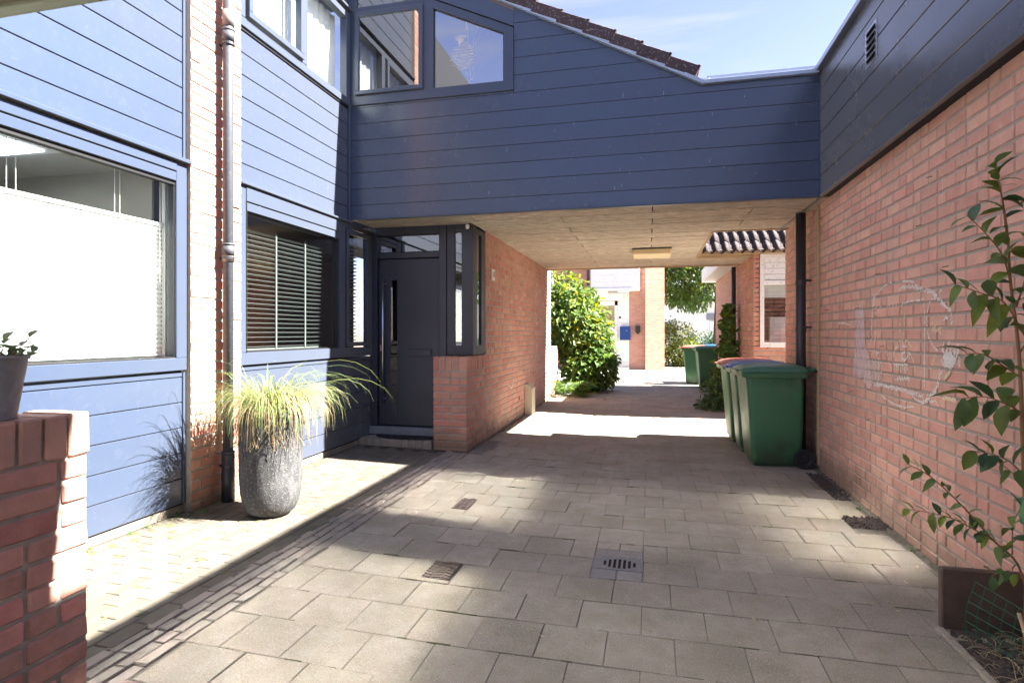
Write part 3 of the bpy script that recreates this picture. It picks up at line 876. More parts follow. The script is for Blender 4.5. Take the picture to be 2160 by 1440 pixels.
# drainpipe on the pilaster
dp = thing('drainpipe', 'tall grey drainpipe running up the sunlit brick pilaster', 'drainpipe', (-3.235, 4.03, 0))
PX, PY = -3.235, 4.03
child('pipe', dp, m_pvc, lambda m: m.tube([(PX, PY, 0.2), (PX, PY, 6.0)], 0.039, 20), smooth=True)
child('cast_foot', dp, m_pvc_dark, lambda m: m.tube([(PX, PY, 0.02), (PX, PY, 0.42)], 0.049, 20), smooth=True)
for z in (3.75, 2.06, 0.42):
    child('coupling', dp, m_pvc, lambda m: (m.tube([(PX, PY, z - .06), (PX, PY, z + .02)], 0.0475, 20), m.tube([(PX, PY, z + .02), (PX, PY, z + .035)], 0.0505, 20)), smooth=True)
    child('bracket', dp, m_pvc_dark, lambda m: (m.tube([(PX, PY, z - .09), (PX, PY, z - .07)], 0.0495, 20), m.box(-3.31, PX - .045, PY - .008, PY + .008, z - .09, z - .072)))
for z in (3.86, 2.0): child('pale_sleeve', dp, m_pvc_sleeve, lambda m: m.tube([(PX, PY, z - .05), (PX, PY, z + .07)], 0.0448, 20), smooth=True)
vp = thing('vent_plate', 'small cream vent plate on the brick pilaster beside the drainpipe', 'vent', (-3.3, 4.21, 2.5))
boxo('plate', vp, m_beige, -3.312, -3.296, 4.15, 4.255, 2.42, 2.63, .004)
for z in (2.475, 2.525, 2.575): boxo('slot_bar', vp, m_white, -3.297, -3.29, 4.16, 4.245, z - .012, z + .012, .002)

# ------------------------------------------------------------------ front door, transom and corner sidelight (parts of the house)
DY = 6.75
fr = child('door_frame', house, m_anthra, lambda m: (
    m.box(-3.375, -3.275, DY, DY + .12, 0.24, 2.69, .004), m.box(-2.465, -2.37, DY, DY + .12, 0.24, 2.69, .004),
    m.box(-3.275, -2.465, DY, DY + .12, 2.59, 2.69, .004), m.box(-3.275, -2.465, DY, DY + .12, 2.305, 2.375, .004)))
pane1('transom_pane', fr, [(-3.275, DY + .04, 2.375), (-2.465, DY + .04, 2.375), (-2.465, DY + .04, 2.59), (-3.275, DY + .04, 2.59)], m_glass)
child('transom_gasket', fr, m_gasket, lambda m: (m.box(-3.275, -2.465, DY + .02, DY + .05, 2.375, 2.385), m.box(-3.275, -2.465, DY + .02, DY + .05, 2.58, 2.59)))
door = child('front_door', house, m_anthra, lambda m: (
    m.box(-3.268, -3.116, DY + .045, DY + .105, 0.255, 2.30, .003), m.box(-3.028, -2.472, DY + .045, DY + .105, 0.255, 2.30, .003),
    m.box(-3.116, -3.028, DY + .045, DY + .105, 2.04, 2.30, .0), m.box(-3.116, -3.028, DY + .045, DY + .105, 0.255, 0.52, .0)))
pane1('glass_strip', door, [(-3.116, DY + .055, .52), (-3.028, DY + .055, .52), (-3.028, DY + .055, 2.04), (-3.116, DY + .055, 2.04)], m_glass)
child('handle', door, m_steel, lambda m: (m.tube([(-3.193, DY - .015, .525), (-3.193, DY - .015, 2.055)], .0125, 14), m.tube([(-3.193, DY - .015, .58), (-3.175, DY + .05, .58)], .009, 8), m.tube([(-3.193, DY - .015, 2.0), (-3.175, DY + .05, 2.0)], .009, 8)), smooth=True)
child('lock_plate', door, m_steel, lambda m: (m.box(-3.252, -3.226, DY + .036, DY + .045, 1.165, 1.245, .003), m.box(-3.244, -3.234, DY + .032, DY + .037, 1.19, 1.22)))
ls = child('letter_slot', door, m_anthra, lambda m: (m.box(-2.89, -2.57, DY + .03, DY + .045, 1.10, 1.195, .004)))
boxo('flap', ls, m_anthra, -2.875, -2.585, DY + .022, DY + .03, 1.115, 1.18, .003)
boxo('door_sill', house, m_stone, -3.375, -2.37, DY - .03, DY + .12, 0.145, 0.238, .004)
boxo('hall', house, m_backing, -3.4, -2.3, 8.4, 8.5, 0.1, 2.69, 0)
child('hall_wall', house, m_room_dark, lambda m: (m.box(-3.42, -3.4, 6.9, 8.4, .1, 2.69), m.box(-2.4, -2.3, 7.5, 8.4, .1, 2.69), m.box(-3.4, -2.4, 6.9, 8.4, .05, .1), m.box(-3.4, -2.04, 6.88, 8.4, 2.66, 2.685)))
sl = child('corner_sidelight', house, m_anthra, lambda m: (
    m.box(-2.362, -2.262, DY + .0, DY + .06, 1.125, 2.69, .003), m.box(-2.178, -2.04, DY + .0, DY + .06, 1.125, 2.69, .003),
    m.box(-2.262, -2.178, DY + .0, DY + .06, 1.125, 1.24, .0), m.box(-2.262, -2.178, DY + .0, DY + .06, 2.605, 2.69, .0),
    m.box(-2.09, -2.04, DY + .062, 6.93, 1.125, 2.69, .003), m.box(-2.09, -2.04, 7.13, 7.29, 1.125, 2.69, .003),
    m.box(-2.09, -2.04, 6.93, 7.13, 1.125, 1.24, 0), m.box(-2.09, -2.04, 6.93, 7.13, 2.605, 2.69, 0)))
pane1('front_pane', sl, [(-2.262, DY + .02, 1.24), (-2.178, DY + .02, 1.24), (-2.178, DY + .02, 2.605), (-2.262, DY + .02, 2.605)], m_glass)
pane1('side_pane', sl, [(-2.058, 6.93, 1.24), (-2.058, 7.13, 1.24), (-2.058, 7.13, 2.605), (-2.058, 6.93, 2.605)], m_glass)

st = child('door_step', None, m_mortar, lambda m: m.box(-3.37, -2.455, 6.46, 6.72, -0.02, 0.125), label='low brick step in front of the dark front door', cat='step')
items = [(V(-3.36 + .045 + .09 * k, 6.455 + .1, 0.095), (0, 0, rnd.uniform(-.01, .01)), (0.08, 0.21, 0.085), m_edge, .01) for k in range(10)]
items += [(V(-3.36 + .11 + .22 * k, 6.70, 0.095), (0, 0, 0), (0.21, 0.09, 0.085), m_edge, .01) for k in range(4)]
place_blocks('brick', st, items, 60, 'bricks')
dm = thing('doormat', 'black half round rubber doormat on the brick step', 'doormat', (-2.75, 6.6, .14))
def halfmat(m, r, z0, z1):
    pts = [(-2.80 + r * 1.55 * math.cos(a), 6.70 - r * .8 * math.sin(a)) for a in [math.pi * i / 24 for i in range(25)]]
    m.prism(pts, 'z', z0, z1)
child('mat_base', dm, m_rubber, lambda m: halfmat(m, .29, .1385, .147))
child('mat_pattern', dm, m_rubber, lambda m: [m.obox((-2.80 + rr * 1.55 * math.cos(a), 6.69 - rr * .78 * math.sin(a), .149), (.03, .012, .006), Matrix.Rotation(a, 3, 'Z'), .002) for rr in (.26, .2, .14, .08) for a in [math.pi * (i + .5) / 14 for i in range(14)]])
cl = thing('wall_lamp', 'tiny white spotlight tucked under the soffit above the corner sidelight', 'lamp', (-2.07, 6.72, 2.62))
child('bracket', cl, m_black, lambda m: m.box(-2.09, -2.05, 6.705, 6.748, 2.64, 2.69, .003))
child('head', cl, m_white, lambda m: m.obox((-2.085, 6.69, 2.645), (.035, .05, .05), Matrix.Rotation(.5, 3, 'X'), .006))

# ------------------------------------------------------------------ brick wall on the left of the passage
PW = -2.03
pw = thing('passage_wall', 'red brick wall on the left of the covered passage with front pier', 'wall', (-2.2, 9.5, 0))
core = child('mortar_bed', pw, m_mortar, lambda m: (
    m.box(-2.44, PW - .008, 6.508, 7.292, -0.05, 1.105), m.box(-2.3, PW - .008, 7.292, 12.43, -0.05, 2.69), m.box(-2.3, PW - .008, 12.43, 13.5, -0.05, 1.06)))
ZB = -0.02
items = wall_bricks('X', PW, 1, 6.50, 12.44, ZB, ZB + CH * 12, m_brick, 11)
items += wall_bricks('X', PW, 1, 12.44, 13.51, ZB, ZB + CH * 12, m_brick, 12)
items += wall_bricks('X', PW, 1, 7.30, 12.44, ZB + CH * 12, ZB + CH * 33.6, m_brick, 13)
items += [it for it in wall_bricks('Y', 6.5, -1, -2.45, PW - .002, ZB, ZB + CH * 12, m_brick, 14)]
items += soldiers('X', PW, 1, 6.50, 7.30, ZB + CH * 12 + .002, 1.118, m_brick, .08)
items += soldiers('X', PW, 1, 12.44, 13.51, ZB + CH * 12 + .002, 1.10, m_brick, .08)
items += soldiers('Y', 6.5, -1, -2.45, PW - .1, ZB + CH * 12 + .002, 1.118, m_brick, .09)
items += [(V(-2.25 + .09 * k, 6.7, 1.085), (0, 0, R(90)), (.3, .08, .06), m_brick, .01) for k in range(-1, 1)]
place_blocks('brick', pw, items, 300, 'bricks_farther_back')
for y, z in ((9.29, .345), (10.42, .27)):
    obj('air_hole_shade', M().box(PW - .004, PW + .0015, y - .035, y + .035, z - .03, z + .03), m_hole_shade, pw)  # black plate on the brick face; the shade of the hole is painted
child('door_reveal', pw, m_brick_dark, lambda m: [m.box(-2.2, PW - .02, 7.285, 7.298, 1.12 + CH * k + .006, 1.12 + CH * (k + 1) - .006, .003, rnd.random()) for k in range(19)])

def chalk_line(m, pts, w, X, nx, brk=0.25, seed=0):
    """broken chalk strokes on a wall in the plane X; pts are (y, z)"""
    g = random.Random(seed)
    for (a, b_) in zip(pts, pts[1:]):
        L_ = math.hypot(b_[0] - a[0], b_[1] - a[1])
        n = max(1, int(L_ / 0.011))
        ty, tz = (b_[0] - a[0]) / max(L_, 1e-6), (b_[1] - a[1]) / max(L_, 1e-6)
        for i in range(n):
            zc = a[1] + (b_[1] - a[1]) * (i + .5) / n
            inj = (zc - ZR) % CH
            if g.random() < brk or (inj < .014 and g.random() < .7): continue
            for rep in range(2):
                o = g.uniform(-w, w)
                yc = a[0] + (b_[0] - a[0]) * (i + .5) / n - tz * o
                z2 = zc + ty * o
                l, ww = L_ / n * g.uniform(.4, .8), g.uniform(.0025, .0052)
                q = [(yc - ty * l - tz * ww, z2 - tz * l + ty * ww), (yc + ty * l - tz * ww, z2 + tz * l + ty * ww), (yc + ty * l + tz * ww, z2 + tz * l - ty * ww), (yc - ty * l + tz * ww, z2 - tz * l - ty * ww)]
                dx_ = nx * g.uniform(0, .0016)
                m.add([(X + dx_, p[0], p[1]) for p in q], [(0, 1, 2, 3)], g.random())
ZR = ZB
def scr(m):
    for s, pts in enumerate(([(10.9, 1.95), (10.75, 2.12), (10.6, 1.85), (10.8, 1.6), (10.95, 1.55)], [(10.9, 1.55), (10.55, 1.62)], [(10.3, 1.25), (10.35, .95), (10.5, 1.2), (10.62, .85), (10.85, 1.2), (10.9, .9)],
                            [(10.1, .75), (10.15, .55), (10.0, .5)], [(10.05, .95), (10.08, .6)], [(11.9, 1.5), (11.95, .8)], [(8.55, .62), (8.75, .55), (8.9, .7)])):
        chalk_line(m, pts, .006, PW + .0022, 1, .2, s)
child('chalk_scribble', pw, m_chalk_w, scr)

mb = thing('meter_box', 'slim beige service box standing against the passage wall', 'service box', (-1.97, 9.85, 0))
child('body', mb, m_beige, lambda m: m.box(PW + .001, -1.90, 9.72, 9.98, 0.02, 0.44, .006))
child('cap', mb, m_beige, lambda m: m.prism([(PW + .001, .44), (-1.895, .44), (-1.895, .46), (-1.98, .53), (PW + .001, .53)], 'y', 9.71, 9.99))
nb = thing('house_number', 'small white tile with house number 10 on the passage wall', 'number plate', (PW, 7.64, 2.16))
boxo('tile', nb, m_white, PW + .001, PW + .012, 7.57, 7.71, 2.09, 2.24, .003)
def font(name, txt, parent, size, loc, rot, mt, ext=0.0006):
    c = bpy.data.curves.new(name, 'FONT')
    c.body = txt; c.size = size; c.align_x = 'CENTER'; c.align_y = 'CENTER'; c.extrude = ext
    c.materials.append(mt)
    o = bpy.data.objects.new(name, c)
    col.objects.link(o)
    bpy.context.view_layer.update()
    me = bpy.data.meshes.new_from_object(o)
    col.objects.unlink(o); bpy.data.objects.remove(o)
    o = bpy.data.objects.new(name, me)
    link(o, parent, loc); o.rotation_euler = rot
    return o
font('digits', '10', nb, .115, (PW + .0135, 7.64, 2.165), (R(90), 0, R(90)), m_black)

# ------------------------------------------------------------------ upper storey bridging the passage
BY, ZS = 6.2, 2.688
RS = -0.532                                     # fall of the verge
def roof_z(x): return 3.891 + RS * (x - 0.504) if x < 0.504 else 3.885
br = thing('bridge_storey', 'dark blue clad upper storey spanning over the passage', 'upper storey', (-1.0, 6.5, ZS))
child('core', br, m_backing, lambda m: (
    m.prism([(-3.38, ZS + .03), (1.6, ZS + .03), (1.6, 3.86), (.5, 3.86), (-1.40, 4.88), (-1.40, 3.985), (-3.38, 3.985)], 'y', BY + .019, BY + .06),
    m.prism([(-3.38, 5.12), (-2.4, 5.12), (-1.45, 4.65), (-1.45, 4.87), (-3.38, 5.89)], 'y', BY + .019, BY + .06),
    m.box(-5.0, 0.80, BY + .7, 12.0, ZS + .03, 3.86), m.box(0.80, 1.6, BY + .7, 8.02, ZS + .03, 3.86), m.box(0.80, 3.2, 10.70, 11.95, ZS + .03, 2.76)))
def clip(poly, keep):
    """clip polygon by half planes a*x + b*z <= c"""
    for (a, b_, c) in keep:
        out = []
        for i in range(len(poly)):
            p, q = poly[i], poly[(i + 1) % len(poly)]
            dp_, dq = a * p[0] + b_ * p[1] - c, a * q[0] + b_ * q[1] - c
            if dp_ <= 0: out.append(p)
            if (dp_ < 0 < dq) or (dq < 0 < dp_):
                t = dp_ / (dp_ - dq)
                out.append((p[0] + (q[0] - p[0]) * t, p[1] + (q[1] - p[1]) * t))
        poly = out
        if len(poly) < 3: return []
    return poly
zs = [ZS, 2.85, 3.036, 3.222, 3.408, 3.594, 3.780, 3.966, 4.152, 4.338, 4.524, 4.71, 4.896, 5.08]
under = (-RS, 1.0, 3.891 - RS * 0.504 - .02)     # z <= roof line
for a, b_ in zip(zs, zs[1:]):
    if b_ < 3.87:
        p = [(-3.335, a + .003), (1.572, a + .003), (1.572, b_ - .003), (-3.335, b_ - .003)]
    elif a < 3.87:
        xr = (3.963 - 3.871) / RS + .504
        p = [(-3.335, a + .003), (1.572, a + .003), (1.572, 3.862), (.52, 3.862), (xr, b_ - .003), (-3.335, b_ - .003)]
    elif a < 3.97:
        p = clip([(-1.412, a + .003), (1.5, a + .003), (1.5, b_ - .003), (-1.412, b_ - .003)], [under])
        obj('plank', M().prism([(-3.335, a + .003), (-1.416, a + .003), (-1.416, 3.985), (-3.335, 3.985)], 'y', BY, BY + .018), m_navy, br)
    else:
        p = clip([(-1.412, a + .003), (1.5, a + .003), (1.5, b_ - .003), (-1.412, b_ - .003)], [under])
    if len(p) >= 3:
        obj('plank', M().prism(p, 'y', BY, BY + .018), m_navy, br)
obj('slanted_board', M().prism([(-3.335, 5.56), (-1.414, 4.68), (-1.414, 4.845), (-3.335, 5.865)], 'y', BY - .004, BY + .018), m_navy, br)
boxo('bottom_trim', br, m_navy_frame, -3.34, 1.585, BY - .008, BY + .06, ZS - .006, ZS + .012, .002)
boxo('corner_trim', br, m_navy_frame, -3.36, -3.337, BY - .022, BY + .0, ZS, 3.985, .002)
boxo('corner_trim', br, m_navy_frame, 1.574, 1.592, BY - .012, BY + .0, ZS, 3.86, .002)

def marks(m):
    g_ = random.Random(12)
    for _ in range(46):
        x, z = g_.uniform(-3.2, 1.5), g_.uniform(2.75, 3.9)
        l_, w_ = g_.uniform(.006, .05), g_.uniform(.0012, .004)
        yy = BY - .0012 - g_.uniform(0, .0012)
        s_ = g_.uniform(-.3, .3) * l_
        m.add([(x - w_, yy, z), (x + w_, yy, z), (x + w_ * .4 + s_, yy, z + l_), (x - w_ * .4 + s_, yy, z + l_)], [(0, 1, 2, 3)], g_.random())
child('bird_lime', br, mat('bird_lime', (.3, .33, .38), (.16, .19, .24), scale=60, rough=.9), marks, kind='stuff')

# window of the bridge: an opening sash and a fixed trapezoid pane under the verge
def bandp(m, pts_o, pts_i, y0, y1):
    n = len(pts_o)
    for i in range(n):
        j = (i + 1) % n
        m.prism([pts_o[i], pts_o[j], pts_i[j], pts_i[i]], 'y', y0, y1)
wt = lambda x: 4.655 + 0.46 * (-1.418 - x)
w = child('window', br, m_navy_frame, lambda m: (
    m.box(-3.335, -1.418, BY - .02, BY + .05, 3.99, 4.095, .003),
    m.prism([(-1.522, 4.095), (-1.418, 4.095), (-1.418, wt(-1.418)), (-1.522, wt(-1.522))], 'y', BY - .02, BY + .05),
    m.prism([(-2.44, 4.095), (-2.324, 4.095), (-2.324, wt(-2.324)), (-2.44, wt(-2.44))], 'y', BY - .02, BY + .05),
    m.prism([(-3.335, 4.095), (-3.265, 4.095), (-3.265, wt(-3.265)), (-3.335, wt(-3.335))], 'y', BY - .02, BY + .05),
    m.prism([(-2.324, wt(-2.324)), (-1.522, wt(-1.522)), (-1.522, wt(-1.522) - .09), (-2.324, wt(-2.324) - .09)], 'y', BY - .02, BY + .05),
    m.box(-3.265, -2.44, BY - .02, BY + .05, 5.04, 5.105, .003)))
child('gasket', w, m_gasket, lambda m: bandp(m, [(-2.324, 4.095), (-1.522, 4.095), (-1.522, wt(-1.522) - .09), (-2.324, wt(-2.324) - .09)], [(-2.314, 4.105), (-1.532, 4.105), (-1.532, wt(-1.532) - .1), (-2.314, wt(-2.314) - .1)], BY + .0, BY + .03))
pane1('pane', w, [(-2.324, BY + .012, 4.095), (-1.522, BY + .012, 4.095), (-1.522, BY + .012, wt(-1.522) - .09), (-2.324, BY + .012, wt(-2.324) - .09)], m_glass_c)
sash = child('sash', w, m_navy_frame, lambda m: (
    m.box(-3.262, -2.442, BY - .05, BY + .0, 4.098, 4.145, .004), m.box(-3.262, -2.442, BY - .05, BY + .0, 4.985, 5.035, .004),
    m.box(-3.262, -3.215, BY - .05, BY + .0, 4.145, 4.985, .004), m.box(-2.489, -2.442, BY - .05, BY + .0, 4.145, 4.985, .004)))
pane1('pane', sash, [(-3.215, BY - .03, 4.145), (-2.489, BY - .03, 4.145), (-2.489, BY - .03, 4.985), (-3.215, BY - .03, 4.985)], m_glass)
pane1('upper_pane', w, [(-3.265, BY + .012, 5.105), (-2.44, BY + .012, 5.105), (-2.44, BY + .012, wt(-2.44)), (-3.265, BY + .012, wt(-3.265))], m_glass)
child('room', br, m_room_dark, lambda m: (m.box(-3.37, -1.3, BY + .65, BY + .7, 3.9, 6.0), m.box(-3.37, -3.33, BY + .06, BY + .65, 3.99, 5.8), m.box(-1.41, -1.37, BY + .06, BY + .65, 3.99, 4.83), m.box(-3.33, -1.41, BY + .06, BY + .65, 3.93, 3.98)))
# lines of frost film on the fixed pane
def film(m):
    g = random.Random(5)
    def seg(a, b_, w_=.0011):
        d = (b_[0] - a[0], b_[1] - a[1]); l = math.hypot(*d) or 1e-6
        nx, nz = -d[1] / l * w_, d[0] / l * w_
        yy = BY + .008 + g.uniform(-.002, .002)
        m.add([(p[0] + s * nx, yy, p[1] + s * nz) for p, s in ((a, 1), (b_, 1), (b_, -1), (a, -1))], [(0, 1, 2, 3)])
    for i in range(26):
        z = 4.27 + i * .0135
        wdt = .11 * math.sin(math.pi * min(1, max(.05, (i + 2) / 26))) + .02
        seg((-1.99 - wdt + g.uniform(-.02, .01), z + g.uniform(-.004, .004)), (-1.99 + wdt + g.uniform(-.01, .02), z + g.uniform(0, .01)))
    for a in range(14):
        q = R(50 + a * 6)
        seg((-2.02, 4.56), (-2.02 + .11 * math.cos(q), 4.56 + .1 * math.sin(q)))
    seg((-1.92, 4.50), (-1.95, 4.80)); seg((-1.95, 4.80), (-1.93, 4.70)); seg((-1.87, 4.55), (-1.82, 4.72)); seg((-1.9, 4.48), (-1.78, 4.62))
    for a in range(20):
        q0, q1 = 2 * math.pi * a / 20, 2 * math.pi * (a + 1) / 20
        seg((-1.885 + .022 * math.cos(q0), 4.225 + .07 * math.sin(q0)), (-1.885 + .022 * math.cos(q1), 4.225 + .07 * math.sin(q1)))
    seg((-1.9, 4.155), (-1.93, 4.12)); seg((-1.96, 4.26), (-1.93, 4.2))
child('window_drawing', w, m_chalk_w, film)

# verge, roof tiles and the flat part
child('verge_trim', br, m_trim, lambda m: m.prism([(-3.4, roof_z(-3.4) - .028), (.52, roof_z(.504) - .036), (.52, roof_z(.504) + .004), (-3.4, roof_z(-3.4) + .014)], 'y', BY - .045, BY + .02))
child('flat_roof_trim', br, m_trim, lambda m: (m.box(.522, 1.56, BY - .045, BY + .03, 3.853, 3.893, .003)))
child('roof_edge', br, m_alu, lambda m: (m.box(.56, 1.60, BY + .03, BY + .1, 3.88, 3.955, .004), m.box(.42, .58, BY + .0, BY + .2, 3.90, 3.925, .004)))
child('flat_roof', br, m_zinc, lambda m: (m.box(.50, 1.62, BY + .1, 8.05, 3.87, 3.90)))
slope = math.atan(-RS)
tm = M()
tl = .335
v, f = chamfer(tl, .3, .03, .006)
tm.add(v, f)
v, f = chamfer(tl, .03, .12, .006); tm.add([(p[0], p[1] - .15, p[2] - .035) for p in v], f)
v, f = chamfer(.03, .33, .05, .006); tm.add([(p[0] + tl / 2 - .012, p[1], p[2] + .008) for p in v], f)
tme = tm.mesh('roof_tile'); tme.materials.append(m_tile)
for i in range(13):
    x = .33 - i * .2735
    z = roof_z(x) + .10
    o = bpy.data.objects.new('roof_tile', tme)
    link(o, br, (x, BY + .115 + rnd.uniform(-.006, .006), z + rnd.uniform(-.004, .004)))
    o.rotation_euler = (rnd.uniform(-.01, .01), slope - .075 + rnd.uniform(-.01, .01), rnd.uniform(-.008, .008))
child('roof_slope', br, m_tile, lambda m: m.prism([(.5, 3.93), (-5.0, 3.93 + 5.5 * -RS), (-5.0, 3.83 + 5.5 * -RS), (.5, 3.83)], 'y', BY + .25, 12.0))

# soffit of wood wool boards with the cut-out towards the side court
sof = child('soffit', br, m_hole_shade, lambda m: (m.box(-3.34, .80, 6.24, 12.0, ZS + .022, ZS + .03), m.box(.80, 1.69, 6.24, 8.03, ZS + .022, ZS + .03), m.box(.80, 1.69, 10.68, 12.0, ZS + .022, ZS + .03)))
rows = [6.255 + .345 * i for i in range(18)]
for i, y in enumerate(rows):
    y1 = min(y + .345, 12.0)
    if y1 - y < .05: continue
    joints = [-3.34] + ([-1.95, 0.03] if i % 2 == 0 else [-2.9, -0.97, 1.05]) + [1.69]
    for a, b_ in zip(joints, joints[1:]):
        parts = [(a, b_)]
        yc = (y + y1) / 2
        if 8.03 < yc < 10.68: parts = [(a, min(b_, .80))]
        for p_, q_ in parts:
            if q_ - p_ < .05: continue
            z = ZS + rnd.uniform(-.0015, .002)
            o = obj('wood_wool_board', M().box(p_ + .006, q_ - .006, y + .0095, y1 - .0095, z, z + .02, .003), m_wool, sof)
child('cutout_lining', sof, m_wood, lambda m: (m.box(.775, .80, 8.03, 10.68, ZS - .012, ZS + .2, .003), m.box(.80, 1.69, 8.005, 8.03, ZS - .008, ZS + .2, .003), m.box(.80, 3.2, 10.66, 10.70, ZS - .022, ZS + .07, .003)))
child('end_beam', sof, m_wood, lambda m: m.box(-3.3, 1.69, 12.0, 12.05, ZS - .02, ZS + .3, .003))
la = thing('ceiling_lamp', 'unlit flat lamp with yellowed cover under the wood wool soffit', 'lamp', (0.04, 9.6, 2.65))
boxo('housing', la, m_black, -.26, .33, 9.28, 9.86, 2.672, 2.686, .003)
boxo('diffuser', la, mat('yellowed_cover', (.8, .68, .42), (.74, .6, .36), scale=4, rough=.5), -.25, .32, 9.29, 9.85, 2.585, 2.672, .012)

# ------------------------------------------------------------------ building on the right: long brick wall under dark blue boards
XR, XC = 1.68, 1.58
rb = thing('side_building', 'long red brick building under dark blue boards along the right side', 'building', (2.6, 4.0, 0))
core = child('mortar_bed', rb, m_mortar, lambda m: (m.box(XR + .0075, 2.0, -3, 8.19, -0.05, 2.72)))
child('inner_volume', rb, m_backing, lambda m: m.box(2.0, 4.2, -3, 8.15, 0, 3.86))
ZR = -0.03
items = wall_bricks('X', XR, -1, 1.2, 8.2, ZR, ZR + CH * 34, m_brick_lime_lit, 21)
items += wall_bricks('Y', 8.2, 1, XR + .002, 4.0, ZR, ZR + CH * 34, m_brick, 22)
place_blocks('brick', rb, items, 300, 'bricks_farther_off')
clad = child('cladding', rb, m_backing, lambda m: (m.box(XC + .019, 2.0, -3, 8.2, 2.70, 3.88), m.box(XC + .002, XR + .01, -3, 8.2, 2.694, 2.70)))
zs = [2.70, 2.884, 3.086, 3.288, 3.50, 3.70, 3.87]
for a, b_ in zip(zs, zs[1:]):
    obj('plank', M().box(XC, XC + .018, -3, 8.2, a + .003, b_ - .003, .0035), m_navy, clad)
boxo('bottom_trim', clad, m_navy_frame, XC - .006, XC + .03, -3, 8.2, 2.686, 2.702, .002)
boxo('roof_trim', rb, m_alu, XC - .05, 4.2, -3, 8.25, 3.87, 3.925, .006)
boxo('eaves_board', rb, m_wood, XR, 4.0, 8.2, 8.5, 2.9, 2.95, .003)
# tiled edge of its roof above the side court
tm = M()
v, f = chamfer(.3, .36, .03, .008); tm.add(v, f)
v, f = chamfer(.09, .36, .045, .015); tm.add([(p[0] - .12, p[1], p[2] + .03) for p in v], f)
tm2 = tm.mesh('roof_tile'); tm2.materials.append(m_tile)
for i in range(9):
    o = bpy.data.objects.new('roof_tile', tm2)
    link(o, rb, (1.80 + .27 * i, 8.22, 3.96)); o.rotation_euler = (-.08, 0, rnd.uniform(-.01, .01))
vt = child('wall_vent', None, m_alu, lambda m: (m.box(XC - .004, XC + .0, 4.755, 4.985, 3.36, 3.64, .001)), label='small aluminium louvre vent on the dark blue boards at upper right', cat='vent')
for k in range(5):
    zc = 3.405 + .049 * k
    obj('louvre', M().prism([(XC - .004, zc + .026), (XC - .028, zc - .012), (XC - .026, zc - .014), (XC - .004, zc + .02)], 'y', 4.785, 4.955), m_alu, vt)
    obj('louvre_gap_shade', M().box(XC - .0055, XC - .004, 4.785, 4.955, zc - .016, zc + .016), m_hole_shade, vt)  # black strip on the plate paints the shade behind each louvre

